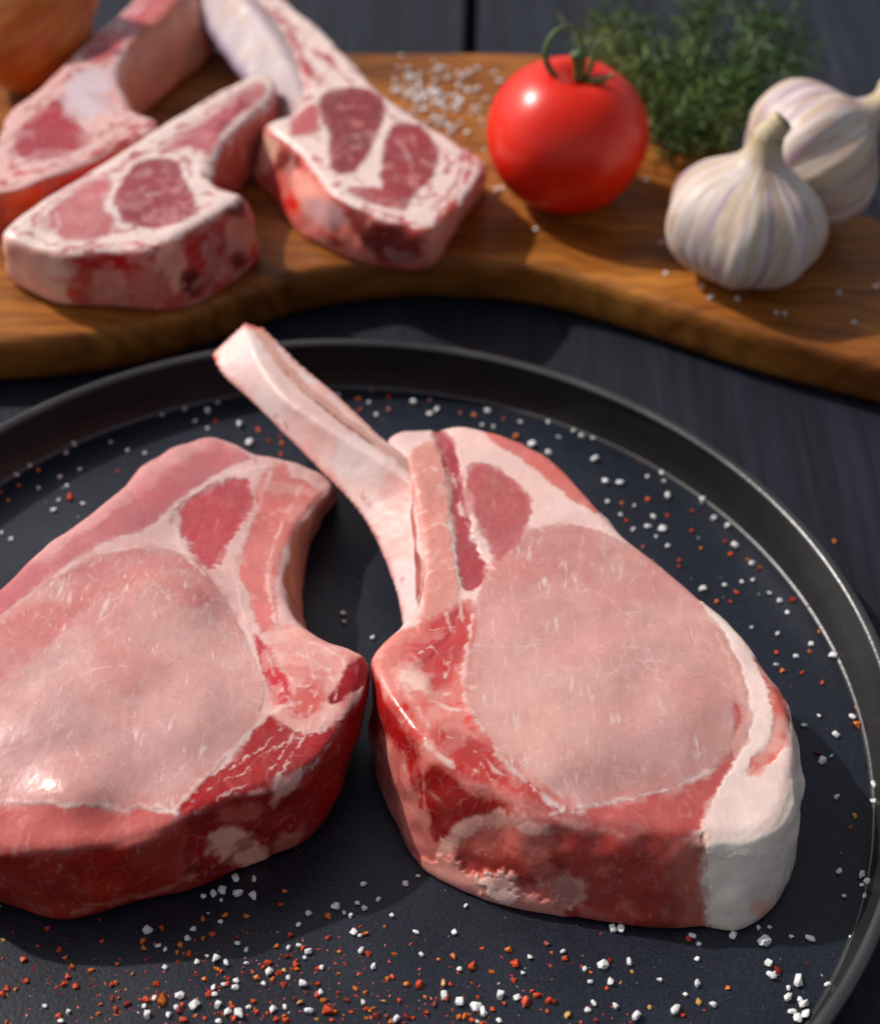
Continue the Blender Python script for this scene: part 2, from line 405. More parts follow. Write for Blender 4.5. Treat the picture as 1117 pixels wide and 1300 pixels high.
class Chop:
    def __init__(s, ctrl, z0, vox, smooth=14, extra_z=(), bulge=0.12, seed=1, relief=1.0):
        """ctrl: (top photo point, top height above z0, bottom photo point or None) round the piece"""
        s.z0 = z0; s.seed = seed
        H = 3.2
        tp = np.array([at([c[0]], z0 + c[1])[0][:2] for c in ctrl])
        bp = []
        for c, t in zip(ctrl, tp):
            bp.append(at([c[2]], z0)[0][:2] if c[2] is not None else t)
        bp = np.array(bp); hz = np.array([c[1] for c in ctrl])
        both = catmull(np.hstack([tp, bp]), 8)
        both = resample(both, 0.2)
        # order the loop counter clockwise
        ar = np.sum(both[:, 0] * np.roll(both[:, 1], -1) - np.roll(both[:, 0], -1) * both[:, 1])
        if ar < 0: both = both[::-1].copy()
        V, Fc, mid = loft(both[:, 2:], both[:, :2], H, bulge)
        s.mid = mid
        P, E, Q = voxel(V, Fc, vox, smooth)
        # height of the upper face over the outline
        cx = [tuple(t) + (h,) for t, h in zip(tp, hz)] + [tuple(at([p], z0 + h)[0][:2]) + (h,) for p, h in extra_z]
        cx = np.array(cx); wsum = 0; zs = 0
        for x, y, h in cx:
            wg = 1.0 / ((P[:, 0] - x) ** 2 + (P[:, 1] - y) ** 2 + 0.25) ** 1.6
            wsum = wsum + wg; zs = zs + wg * h
        P[:, 2] = z0 + np.clip(P[:, 2], 0, H) / H * (zs / wsum)
        N = normals(P, Q)
        low = fbm(P, 0.9, seed, 2)
        upw = sstep(0.3, 0.8, N[:, 2])
        amp = 0.016 + 0.10 * (1 - upw)
        lift = np.clip((P[:, 2] - z0) / 0.4, 0, 1)       # stays flat where it rests
        P = P + N * (low * amp * lift * relief)[:, None]
        s.P, s.E, s.Q = P, E, Q
        s.N = normals(P, Q)
        s.bvh = BVHTree.FromPolygons([tuple(v) for v in P], [tuple(q) for q in Q.tolist()])
        s.C = np.zeros((len(P), 3)); s.part = np.zeros(len(P), int); s.names = ['meat']
        s.hgt = np.zeros(len(P)); s.vein = np.zeros(len(P))
        s.S = s.arc(P[:, :2])
        s.edge = -poly_sd(P[:, :2], mid[::3])
        s.W = np.stack([fbm(P, 2.2, seed + 5), fbm(P, 2.2, seed + 6), fbm(P, 2.2, seed + 7)], 1)
        s.Wf = np.stack([fbm(P, 9.0, seed + 8, 2), fbm(P, 9.0, seed + 9, 2), fbm(P, 9.0, seed + 10, 2)], 1)
    def arc(s, xy):
        m = s.mid; d = np.r_[0, np.cumsum(np.linalg.norm(np.diff(np.vstack([m, m[:1]]), axis=0), axis=1))][:-1]
        out = np.empty(len(xy)); 
        for i in range(0, len(xy), 20000):
            q = xy[i:i + 20000]
            k = ((q[:, None, :] - m[None]) ** 2).sum(2).argmin(1)
            best = np.full(len(q), 1e18); val = d[k].copy()
            for sh in (-1, 0):
                i0 = (k + sh) % len(m); a_ = m[i0]; e_ = m[(i0 + 1) % len(m)] - a_
                L_ = np.sqrt((e_ * e_).sum(1)); t_ = np.clip(((q - a_) * e_).sum(1) / (L_ * L_ + 1e-12), 0, 1)
                dd = ((q - a_ - t_[:, None] * e_) ** 2).sum(1); b_ = dd < best
                best = np.where(b_, dd, best); val = np.where(b_, d[i0] + t_ * L_, val)
            out[i:i + 20000] = val
        s.per = d[-1] + np.linalg.norm(m[0] - m[-1])
        return out
    def hit(s, pts, flat=False):
        o = Vector(CAM); R = []; pts = np.atleast_2d(pts)
        for p, d in zip(pts, ray(pts)):
            v = Vector(d).normalized(); h = s.bvh.ray_cast(o, v)[0]
            if h is None:                              # beside the piece: nearest spot of its skin, carried a little past its rim
                t = (s.z0 + 2.8 - CAM[2]) / v.z; g = o + v * t
                if not flat:
                    cen = pts.mean(0)
                    for f in (0.04, 0.08, 0.12, 0.18, 0.25, 0.33, 0.45, 0.6, 0.8):
                        h = s.bvh.ray_cast(o, Vector(ray([p + (cen - p) * f])[0]).normalized())[0]
                        if h is not None: break
                    if h is not None: g = Vector((h.x, h.y, s.z0 - 0.5)) if (h.z < s.z0 + 0.9 or p[1] > cen[1] + 4) else h
                h = g
            R.append(tuple(h))
        return np.array(R)
    def base(s, c, name=None):
        s.C[:] = lin(c)
    def _pid(s, name):
        if name is None: return None
        if name not in s.names: s.names.append(name)
        return s.names.index(name)
    def _apply(s, mask, c, a, part, h):
        c = np.asarray(c, float) * 0.97
        m = (mask * a)[:, None]
        s.C = s.C * (1 - m) + lin(c) * m
        pid = s._pid(part)
        if pid is not None: s.part[mask > 0.5] = pid
        s.hgt += mask * h
    def top(s, poly, c, part=None, warp=0.10, fwarp=0.04, soft=0.08, a=1.0, h=0.0, nz=None, rim=None):
        pl = s.hit(catmull(poly, 4), True)[:, :2]
        lo = pl.min(0) - 0.6; hi = pl.max(0) + 0.6
        idx = np.where(((s.P[:, :2] > lo) & (s.P[:, :2] < hi)).all(1) & (s.P[:, 2] > s.z0 + 0.05))[0]
        d = poly_sd(s.P[idx, :2] + s.W[idx, :2] * warp + s.Wf[idx, :2] * fwarp, pl)
        sv = soft * np.clip(1 + 2.6 * s.W[idx, 2], 0.5, 4)
        mask = np.zeros(len(s.P)); mask[idx] = 1 - sstep(-sv, sv, d)
        if nz is not None: mask *= sstep(nz - 0.15, nz + 0.15, s.N[:, 2])
        s._apply(mask, c, a, part, h)
        if rim is not None:
            rc_, rw, ra = rim
            m2 = np.zeros(len(s.P)); m2[idx] = mask[idx] * (1 - sstep(0.0, rw, -d + 0.35 * rw * s.W[idx, 0]))
            s._apply(m2, rc_, ra, None, 0.0)
    def side(s, poly, c, part=None, warp=0.16, fwarp=0.05, soft=0.16, a=1.0, h=0.0, nz=0.8):
        q = s.hit(catmull(poly, 4)); sq = s.arc(q[:, :2])
        # unwrap along the outline
        ref = np.median(sq); per = s.per
        sq = (sq - ref + per / 2) % per; sv = (s.S - ref + per / 2) % per
        pl = np.stack([sq, q[:, 2]], 1)
        lo = pl.min(0) - 0.6; hi = pl.max(0) + 0.6
        X = np.stack([sv, s.P[:, 2]], 1)
        idx = np.where(((X > lo) & (X < hi)).all(1) & (s.N[:, 2] < nz + 0.15) & (s.edge < 1.3))[0]
        d = poly_sd(X[idx] + s.W[idx][:, [0, 2]] * warp + s.Wf[idx][:, [1, 2]] * fwarp, pl)
        c = np.minimum(np.asarray(c, float) * 1.12, 248)  # wall colours carry the shade seen on them, lifted against weak fill light
        mask = np.zeros(len(s.P)); mask[idx] = (1 - sstep(-soft, soft, d)) * (1 - sstep(nz - 0.15, nz + 0.15, s.N[idx, 2]))
        s._apply(mask, c, a, part, h)
    def stroke(s, pts, wd, c, a=1.0, h=0.0, warp=0.06, fwarp=0.03, part=None, soft=0.8, taper=True):
        """a vein or seam of width wd (cm) lying on the surface"""
        q = s.hit(catmull(pts, 5, False))
        lo = q.min(0) - 0.5 - wd; hi = q.max(0) + 0.5 + wd
        idx = np.where(((s.P > lo) & (s.P < hi)).all(1))[0]
        if len(idx) == 0: return
        X = s.P[idx] + s.W[idx] * warp + s.Wf[idx] * fwarp
        d = line_d(X, q)
        wv = wd * np.clip(0.8 + 0.7 * s.W[idx, 0] + 0.3 * s.Wf[idx, 1], 0.15, 2)
        mask = np.zeros(len(s.P)); mask[idx] = (1 - sstep(wv * (1 - soft), wv, d)) * np.clip(0.8 + 0.55 * s.W[idx, 2] + 0.25 * s.Wf[idx, 0], 0.1, 1)
        s._apply(mask, c, a, part, h)
    def mottle(s, c, scale, thr, a, sel=None, seed=0, soft=0.25, h=0.0, stretch=(1, 1, 1)):
        n = fbm(s.P * np.asarray(stretch), scale, s.seed + 100 + seed, 3)
        mask = sstep(thr, thr + soft, n)
        if sel is not None: mask = mask * sel
        s._apply(mask, c, a, None, h)
    def band(s, p0, p1, c, part=None, nz=0.55, a=1.0):
        """the whole height of the side between two outline points"""
        q = s.arc(np.array([at([p0], s.z0 + 2.4)[0][:2], at([p1], s.z0 + 2.4)[0][:2]])); per = s.per
        s0, s1 = q
        if (s1 - s0) % per > per / 2: s0, s1 = s1, s0
        t = (s.S - s0 + 0.25 * s.W[:, 0]) % per; L = (s1 - s0) % per
        mask = ((t < L) & (s.edge < 1.2)).astype(float) * (1 - sstep(nz - 0.15, nz + 0.15, s.N[:, 2]))
        s._apply(mask, c, a, part, 0.0)
    def tone(s, amt=1.0):
        """uneven natural colour: broad blotches, fibres and specks"""
        b = fbm(s.P, 1.3, s.seed + 200, 3); f = fbm(s.P * [1.0, 0.35, 1.0], 7.0, s.seed + 210, 3); g = fbm(s.P, 14.0, s.seed + 220, 2)
        sat = fbm(s.P, 0.9, s.seed + 230, 3)
        k = 1 + amt * (0.05 * b + 0.045 * f + 0.025 * g)
        s.C = s.C * k[:, None]
        grey = s.C.mean(1, keepdims=True)
        keep = s.inpart('loin_eye')
        s.C = grey + (s.C - grey) * (1.09 - 0.05 * keep + 0.10 * amt * sat)[:, None]
        s.C = np.clip(s.C, 0.005, 0.9)
    def layers(s, sel, c, period, a=0.6, phase=0.0, lo=0.1, hi=0.6, depth=9.0):
        """thin bands of lean and fat that run along the outline"""
        t = np.sin(2 * math.pi * ((s.edge + 0.30 * s.W[:, 0] + 0.03 * s.Wf[:, 0]) / period + phase))
        s._apply(sstep(lo, hi, t) * sel * (s.edge < depth) * np.clip(0.75 + 0.9 * s.W[:, 1], 0.1, 1), c, a, None, 0.0)
    def inpart(s, name): return (s.part == s._pid(name)).astype(float)
    def veins(s, sel, n, length, c, wd=0.03, a=0.5, ang=(0, 1), seed=0, h=0.0, curl=0.5):
        rng = np.random.default_rng(s.seed * 31 + seed)
        idx = np.where(sel > 0.5)[0]
        if len(idx) == 0: return
        kd = KDTree(len(idx))
        for i, k in enumerate(idx): kd.insert(s.P[k], i)
        kd.balance()
        mask = np.zeros(len(s.P))
        for _ in range(n):
            p = s.P[idx[rng.integers(len(idx))]].copy()
            t = rng.uniform(*ang); L = length * rng.uniform(0.3, 1.3); k = rng.normal() * curl; st = wd * 0.6
            al = rng.uniform(0.35, 1.0); w0 = wd * rng.uniform(0.6, 1.3)
            m_ = max(2, int(L / st))
            for j in range(m_):
                t += k * st + rng.normal() * 0.12
                p = p + np.array([math.cos(t), math.sin(t), 0]) * st
                ends = min(1.0, 2.5 * min(j + 1, m_ - j) / m_)
                co, i0, dist = kd.find(p)
                if dist > 0.3: break
                p[2] = co[2]
                for (_c2, i1, dd) in kd.find_range(p, w0 * 1.4):
                    q = idx[i1]; v = al * ends * max(0.0, 1 - (dd / (w0 * 1.4)) ** 2)
                    if v > mask[q]: mask[q] = v
        s._apply(mask, c, a, None, h)
    def build(s, root, mat, rename=None):
        # relief, then one mesh per part with the normals of the whole piece
        P = s.P + s.N * s.hgt[:, None]
        fine = fbm(P, 7.0, s.seed + 50, 3)
        P = P + s.N * (0.003 * fine * np.clip((P[:, 2] - s.z0) / 0.3, 0, 1))[:, None]
        N = normals(P, s.Q)
        s.tone(); C = np.clip(s.C, 0, 0.9)
        fp = s.part[s.Q]
        # majority of the four corners
        pid = fp[:, 0].copy()
        for k in range(1, 4):
            cnt = (fp == fp[:, k:k + 1]).sum(1); cur = (fp == pid[:, None]).sum(1)
            pid = np.where(cnt > cur, fp[:, k], pid)
        objs = []
        for k, nm in enumerate(s.names):
            f = s.Q[pid == k]
            if len(f) == 0: continue
            used, inv = np.unique(f, return_inverse=True)
            objs.append(raw_mesh(nm, P[used], inv.reshape(-1, 4), N[used], C[used], mat, root, s.vein[used]))
        return objs
def raw_mesh(name, P, Q, N, C, mat, root, A=None):
    me = bpy.data.meshes.new(name)
    n, m_ = len(P), len(Q)
    me.vertices.add(n); me.vertices.foreach_set('co', (P * CM).astype(np.float32).ravel())
    me.loops.add(m_ * 4); me.loops.foreach_set('vertex_index', Q.astype(np.int32).ravel())
    me.polygons.add(m_); me.polygons.foreach_set('loop_start', np.arange(0, m_ * 4, 4, dtype=np.int32))
    me.update(calc_edges=True); me.validate()
    me.polygons.foreach_set('use_smooth', np.ones(len(me.polygons), bool))
    at_ = me.attributes.new('col', 'FLOAT_COLOR', 'POINT')
    at_.data.foreach_set('color', np.hstack([C, np.ones((n, 1)) if A is None else A[:, None]]).astype(np.float32).ravel())
    me.normals_split_custom_set_from_vertices([tuple(v) for v in N])
    return link(name, me, mat, root)

WHITE = (236, 208, 204)
# ---- pork chop in front of the right rim
VOX = 0.042
root = empty('pork_chop', (*at([(760, 900)], FLOOR_Z)[0][:2], FLOOR_Z))
tag(root, 'large raw pork chop with long rib bone and thick white fat, right in the pan', 'pork chop', 'pork chops in the pan')
T = 3.25
rc = Chop([((480, 822), 3.1, None), ((512, 788), 3.1, None), ((534, 746), 3.1, None), ((528, 662), 3.15, None), ((513, 588), 3.2, None), ((494, 552), 3.0, None),
           ((545, 541), 2.9, None), ((600, 538), 3.2, None), ((650, 552), 3.3, None), ((705, 582), 3.3, None), ((748, 625), 3.3, None), ((778, 662), 3.3, None),
           ((830, 705), 3.3, None), ((890, 755), 3.3, None), ((940, 800), 3.3, None), ((975, 850), 3.2, (985, 935)), ((1001, 900), 3.2, (1008, 990)), ((1010, 950), 3.1, (1013, 1040)),
           ((1005, 1000), 2.9, (1006, 1100)), ((985, 1045), 2.7, (982, 1155)), ((940, 1065), 2.6, (938, 1184)), ((893, 1062), 2.7, (900, 1182)), ((850, 1058), 2.9, (850, 1184)),
           ((780, 1050), 3.0, (780, 1177)), ((710, 1035), 3.1, (705, 1166)), ((650, 1012), 3.2, (648, 1156)), ((590, 980), 3.25, (598, 1140)), ((530, 935), 3.3, (528, 1102)),
           ((502, 902), 3.25, (500, 1050)), ((480, 868), 3.2, (479, 1000)), ((473, 845), 3.15, None)],
          FLOOR_Z, VOX, 40, [((760, 850), 3.55), ((530, 600), 3.25), ((700, 780), 3.4), ((860, 880), 3.45), ((660, 640), 3.2), ((555, 850), 3.2), ((720, 950), 3.45)], seed=3, bulge=0.05)
rc.base((168, 76, 66))
rc.top([(440, 800), (500, 500), (600, 500), (800, 620), (1060, 860), (1060, 1090), (880, 1100), (700, 1060), (520, 960), (440, 880)], (232, 196, 190), nz=0.45)
rc.top([(640, 688), (700, 667), (750, 671), (800, 694), (850, 724), (893, 770), (922, 812), (942, 860), (950, 900), (946, 938), (922, 964), (880, 985), (820, 1006), (760, 1021), (722, 1027), (690, 1007), (650, 976), (610, 940), (592, 900), (588, 850), (600, 790), (615, 730)], (208, 155, 151), 'loin_eye', warp=0.03, fwarp=0.03, soft=0.10, h=0.015, rim=((194, 118, 110), 0.6, 0.35))
rc.top([(660, 680), (720, 672), (800, 700), (860, 740), (800, 760), (720, 740), (650, 760), (620, 760), (635, 705)], (190, 120, 118), a=0.55, soft=0.5)
rc.top([(930, 895), (952, 905), (944, 945), (918, 990), (892, 1062), (800, 1064), (705, 1046), (688, 1018), (722, 1030), (820, 1010), (895, 984), (930, 945)], (190, 98, 95), 'lower_muscle', warp=0.04, soft=0.14)
rc.top([(593, 598), (612, 588), (640, 602), (668, 625), (674, 648), (660, 685), (634, 710), (616, 684), (598, 642)], (178, 96, 98), 'cap_muscle', warp=0.06, h=-0.01, rim=((200, 124, 122), 0.2, 0.5))
rc.top([(550, 543), (574, 556), (588, 610), (600, 680), (619, 724), (602, 748), (586, 742), (577, 680), (569, 612), (556, 568)], (168, 78, 84), 'dark_muscle', warp=0.03, h=-0.06)
rc.top([(519, 585), (545, 560), (562, 580), (570, 650), (577, 720), (583, 762), (570, 800), (545, 835), (520, 842), (530, 800), (539, 745), (531, 660)], (216, 146, 136), 'rib_meat', warp=0.05, h=0.03)
rc.top([(612, 540), (660, 553), (715, 583), (757, 628), (772, 655), (735, 640), (693, 608), (655, 578), (626, 560)], (206, 118, 112), 'back_strip', warp=0.05)
rc.top([(470, 850), (482, 815), (515, 800), (560, 788), (602, 780), (590, 850), (598, 905), (650, 978), (705, 1022), (700, 1050), (620, 1020), (560, 968), (527, 940), (478, 880)], (218, 138, 130), 'backbone', warp=0.08)
rc.top([(506, 828), (533, 795), (571, 773), (598, 762), (604, 806), (587, 844), (571, 871), (544, 879), (522, 860)], (190, 82, 82), warp=0.08, rim=((220, 140, 132), 0.3, 0.6))
rc.top([(544, 942), (560, 918), (587, 924), (626, 946), (669, 978), (713, 1019), (708, 1036), (658, 1016), (604, 995), (560, 975)], (180, 68, 66), warp=0.08, rim=((216, 130, 122), 0.25, 0.6))
rc.top([(506, 858), (525, 850), (545, 868), (542, 888), (520, 890)], (234, 192, 182), warp=0.08, soft=0.15, h=0.03)
rc.top([(490, 885), (515, 892), (535, 935), (538, 990), (525, 985), (515, 940)], (190, 46, 40), warp=0.08, soft=0.15)
rc.top([(590, 912), (602, 912), (604, 926), (592, 926)], (206, 62, 58), warp=0.05, soft=0.08, a=0.8)
rc.top([(520, 878), (545, 880), (560, 895), (540, 902), (522, 892)], (206, 96, 90), warp=0.1, soft=0.15, a=0.7)
rc.top([(888, 762), (955, 806), (988, 862), (1012, 915), (1025, 990), (1000, 1080), (900, 1085), (888, 1055), (918, 988), (946, 945), (954, 900), (940, 850), (918, 805)], (238, 212, 206), 'fat_cap', warp=0.06, h=0.04)
rc.top([(958, 838), (978, 855), (994, 885), (1002, 930), (992, 955), (955, 982), (948, 972), (974, 940), (980, 905), (972, 868)], (206, 112, 102), warp=0.06, fwarp=0.04, h=-0.03)
rc.top([(905, 800), (935, 850), (952, 905), (940, 960), (928, 950), (940, 905), (925, 850)], (226, 176, 168), a=0.7, warp=0.05)
# cut sides
rc.side([(640, 1040), (780, 1062), (897, 1070), (900, 1190), (780, 1190), (640, 1170)], (154, 60, 54), 'lower_muscle', warp=0.15)
rc.side([(527, 935), (590, 990), (650, 1025), (700, 1045), (690, 1180), (598, 1150), (520, 1110)], (182, 100, 92), 'backbone')
rc.side([(548, 972), (600, 1003), (645, 1030), (625, 1045), (580, 1055), (548, 1066), (540, 1020)], (122, 26, 22), warp=0.1, soft=0.12)
rc.side([(552, 1085), (575, 1052), (610, 1034), (650, 1032), (700, 1050), (690, 1060), (640, 1048), (605, 1056), (580, 1082)], (206, 156, 146), warp=0.10, soft=0.08, a=0.85)
rc.stroke([(548, 1090), (575, 1100), (600, 1090), (620, 1075)], 0.09, (222, 176, 166), warp=0.15, a=0.8)
rc.stroke([(640, 1090), (665, 1100), (690, 1125)], 0.10, (216, 160, 150), warp=0.15, a=0.7)
rc.side([(575, 1080), (610, 1062), (640, 1072), (625, 1100), (590, 1108)], (150, 70, 64), warp=0.2, a=0.8)
rc.side([(530, 1095), (560, 1085), (590, 1105), (620, 1105), (660, 1122), (700, 1140), (712, 1170), (600, 1158), (528, 1115)], (200, 136, 126), warp=0.25, fwarp=0.12, soft=0.08, h=0.05)
rc.side([(600, 1095), (640, 1085), (680, 1100), (670, 1120), (630, 1112)], (150, 58, 52), warp=0.2, a=0.8)
rc.side([(615, 1118), (640, 1112), (660, 1125), (650, 1140), (620, 1135)], (226, 190, 180), warp=0.25, fwarp=0.15, soft=0.06, a=0.85, h=0.04)
rc.side([(700, 1114), (730, 1116), (748, 1130), (728, 1146), (704, 1142)], (206, 160, 150), warp=0.16, a=0.7, h=0.02)
rc.side([(720, 1050), (890, 1068), (890, 1098), (800, 1092), (720, 1080)], (176, 72, 66), warp=0.2, soft=0.3, a=0.7)
rc.side([(850, 1090), (890, 1075), (895, 1185), (862, 1185)], (190, 116, 102), warp=0.2, soft=0.3, a=0.5)
rc.side([(893, 1062), (950, 1060), (1005, 990), (1022, 930), (1022, 1100), (970, 1195), (902, 1190)], (240, 208, 198), 'fat_cap', warp=0.03, h=0.05)
rc.side([(950, 1150), (975, 1140), (975, 1165), (955, 1172)], (222, 150, 130), a=0.6, warp=0.1, soft=0.15)
rc.side([(470, 830), (530, 935), (540, 1060), (528, 1110), (465, 1010)], (176, 104, 98), 'backbone', nz=0.6)
rc.side([(470, 850), (500, 880), (525, 935), (528, 1000), (510, 960), (490, 930), (472, 930)], (140, 30, 30), warp=0.12, nz=0.7)
rc.stroke([(527, 935), (533, 985), (538, 1050)], 0.16, (160, 34, 32), warp=0.1)
rc.stroke([(482, 880), (500, 900), (520, 930)], 0.2, (172, 44, 42), a=0.8, warp=0.12)
rc.stroke([(540, 905), (560, 890), (600, 900)], 0.13, (214, 70, 66), a=0.8, warp=0.12)
rc.stroke([(885, 1066), (890, 1120), (896, 1180)], 0.32, (206, 140, 126), a=0.6, warp=0.06, soft=1.0)
rc.stroke([(893, 1062), (897, 1120), (902, 1180)], 0.10, (186, 126, 112), h=-0.07, a=0.7, warp=0.04, soft=1.0)
# fat seams, bars and veins on the cut face
F_ = (236, 206, 200)
for pts, wd in (([(700, 1030), (760, 1022), (830, 1006), (900, 978)], 0.10), ([(690, 1008), (722, 1030), (740, 1030)], 0.12),
                ([(575, 600), (590, 660), (612, 705), (628, 722)], 0.10), ([(516, 595), (528, 660), (536, 740), (518, 790)], 0.16), ([(566, 580), (574, 660), (582, 740), (588, 790)], 0.09),
                ([(600, 780), (590, 850), (596, 900), (650, 975), (700, 1020)], 0.12), ([(481, 820), (495, 800), (511, 786)], 0.22), ([(522, 795), (549, 800), (577, 795)], 0.05), ([(527, 833), (549, 822), (566, 844)], 0.05),
                ([(568, 778), (574, 817), (568, 860)], 0.07), ([(549, 822), (560, 805), (580, 800)], 0.04), ([(566, 882), (585, 872), (604, 874)], 0.14), ([(548, 890), (575, 900), (600, 905)], 0.10), ([(538, 937), (550, 955), (575, 968)], 0.12),
                ([(566, 935), (604, 955), (642, 985)], 0.05), ([(575, 925), (610, 950), (640, 960)], 0.04), ([(604, 955), (620, 985), (650, 1005)], 0.045), ([(590, 965), (610, 985)], 0.04), ([(530, 900), (545, 925), (548, 945)], 0.08)):
    rc.stroke(pts, wd, F_, a=0.8, h=0.008)
for y in (600, 622, 648, 672, 700, 726, 750):
    x = 524 + (y - 600) * 0.12
    rc.stroke([(x, y + 6), (x + 20, y - 4), (x + 40, y - 2)], 0.10, (236, 200, 190), a=1.0, warp=0.14)
for pts, wd, a in (([(600, 818), (650, 822), (700, 815), (740, 800), (770, 770)], 0.045, 0.6), ([(690, 820), (700, 790), (740, 762)], 0.03, 0.5), ([(700, 900), (750, 885), (800, 872)], 0.045, 0.6), ([(640, 905), (690, 900), (730, 888)], 0.03, 0.4),
                   ([(740, 800), (780, 840), (830, 850)], 0.03, 0.45), ([(660, 790), (690, 800), (715, 850)], 0.025, 0.5), ([(860, 800), (830, 850), (840, 900)], 0.03, 0.4), ([(800, 930), (850, 900), (900, 880)], 0.03, 0.35)):
    rc.stroke(pts, wd, (232, 190, 182), a=a)
eye = rc.inpart('loin_eye')
up = sstep(0.5, 0.8, rc.N[:, 2])
rc.mottle((216, 168, 158), 0.6, -0.1, 0.5, eye, 1, 0.9)
rc.mottle((192, 132, 124), 0.8, 0.1, 0.25, eye, 2, 0.8)
rc.vein = eye * up * 0.6 * np.clip(0.75 + 0.8 * rc.W[:, 0], 0.15, 1) + 0.15 * (1 - eye)
for nm, c in (('backbone', (238, 206, 198)), ('lower_muscle', (222, 150, 140)), ('rib_meat', (236, 196, 186)), ('cap_muscle', (206, 140, 136)), ('back_strip', (226, 160, 150))):
    rc.veins(rc.inpart(nm), 60, 0.7, c, 0.05, 0.32, (0.3, 2.6), 5)
rc.mottle((140, 46, 42), 1.6, 0.25, 0.4, rc.inpart('backbone') * (1 - up), 4, 0.3)
rc.mottle((196, 120, 106), 2.0, 0.25, 0.4, rc.inpart('lower_muscle') * (1 - up), 6, 0.3)
rc.mottle((140, 46, 38), 1.0, 0.1, 0.4, rc.inpart('lower_muscle') * (1 - up), 7, 0.6)
rc.mottle((234, 198, 190), 1.8, 0.15, 0.2, rc.inpart('backbone') * up, 14, 0.35)
rc.mottle((188, 62, 58), 2.0, 0.25, 0.25, rc.inpart('backbone') * up, 15, 0.3)
rc.mottle((226, 176, 166), 1.8, 0.3, 0.5, rc.inpart('rib_meat'), 16, 0.3)
yy = rc.P[:, 1]; y_hi = at([(760, 770)], 3.6)[0][1]; y_lo = at([(760, 955)], 3.6)[0][1]
rc.veins(eye * up * (yy > y_hi), 45, 0.5, (238, 206, 200), 0.03, 0.45, (1.3, 1.9), 21, curl=0.2)
rc.veins(eye * up * (yy < y_lo), 40, 0.4, (238, 206, 200), 0.03, 0.45, (1.2, 2.0), 22, curl=0.2)
rc.mottle((244, 226, 216), 0.8, 0.0, 0.35, rc.inpart('fat_cap'), 8, 0.4)
rc.build(root, MEAT)

# its rib bone: a flattened bar rising over the pan's rim
def bar(ridge, left, right, zr, zl, zrt, vox=0.05, smooth=22, drop=0.9):
    n = 110
    def rs(L):
        Q = catmull(L, 8, False); d = np.r_[0, np.cumsum(np.linalg.norm(np.diff(Q, axis=0), axis=1))]
        s = np.linspace(0, d[-1], n); return np.stack([np.interp(s, d, Q[:, k]) for k in (0, 1)], 1)
    A, B, Cc = rs(ridge), rs(left), rs(right)
    t = np.linspace(0, 1, n)
    f = lambda z: z[0] + (z[1] - z[0]) * t
    a, b, c = at(A, f(zr)), at(B, f(zl)), at(Cc, f(zrt))
    d = c + (b - a) * drop
    V = []; Fc = []
    for i in range(n): V += [a[i], b[i], d[i], c[i]]
    for i in range(n - 1):
        for k in range(4):
            l = (k + 1) % 4; Fc.append((4 * i + k, 4 * i + l, 4 * i + 4 + l, 4 * i + 4 + k))
    Fc += [(0, 3, 2, 1), tuple(4 * (n - 1) + k for k in range(4))]
    P, E, Q = voxel(V, Fc, vox, smooth)
    return P, Q, (a, b, c, d)
P, Q, (a, b, c, d) = bar([(311, 409), (330, 462), (359, 503), (399, 533), (443, 560), (484, 586), (522, 612), (545, 650), (556, 700), (560, 745), (554, 785)],
                         [(268, 450), (282, 476), (315, 506), (351, 540), (403, 593), (439, 630), (463, 660), (485, 702), (503, 752), (512, 795)],
                         [(337, 417), (383, 464), (431, 505), (476, 547), (512, 577), (545, 605), (568, 645), (578, 695), (580, 745), (574, 785)],
                         (4.3, 2.75), (3.5, 1.5), (4.2, 2.6), vox=0.042, smooth=12)
N = normals(P, Q); P = P + N * (0.05 + 0.025 * fbm(P, 0.9, 9))[:, None]; P = P + N * (0.004 * fbm(P, 8, 19))[:, None]; N = normals(P, Q)
C = np.tile(lin((226, 190, 184)), (len(P), 1))
def paint(C, mask, c, a=1.0): return C * (1 - (mask * a)[:, None]) + lin(c) * (mask * a)[:, None]
wv = np.stack([fbm(P, 2.5, 21), fbm(P, 2.5, 22), fbm(P, 2.5, 23)], 1)
C = paint(C, sstep(0.0, 0.7, fbm(P, 0.7, 31)), (220, 150, 142), 0.6)
C = paint(C, sstep(-0.1, 0.5, fbm(P, 0.6, 33)), (226, 206, 206), 0.7)
da = line_d(P + wv * 0.04, a[::4]); dm = line_d(P + wv * 0.06, (0.45 * a + 0.55 * c)[::4]); db = line_d(P + wv * 0.1, b[::4]); dc = line_d(P + wv * 0.08, c[::4])
C = paint(C, 1 - sstep(0.12, 0.3, dm), (196, 140, 124), 0.8)
C = paint(C, 1 - sstep(0.02, 0.08, line_d(P + wv * 0.05, (0.55 * a + 0.45 * c)[12:52:3])), (120, 70, 60), 0.8)
C = paint(C, 1 - sstep(0.05, 0.22, da), (232, 200, 194), 0.55)
C = paint(C, 1 - sstep(0.08, 0.25, db), (214, 124, 116), 0.6)
C = paint(C, 1 - sstep(0.1, 0.25, dc), (204, 120, 110), 0.5)
tipd = np.linalg.norm(P - a[0], axis=1)
C = paint(C, 1 - sstep(0.1, 0.35, np.linalg.norm(P - b[2] + wv * 0.1, axis=1)), (226, 60, 56), 0.9)
C = paint(C, 1 - sstep(0.05, 0.3, line_d(P + wv * 0.1, np.array([a[0], c[0]]))), (214, 90, 84), 0.8)
C = paint(C, 1 - sstep(0.05, 0.3, line_d(P + wv * 0.1, np.array([a[0], b[0]]))), (222, 130, 122), 0.6)
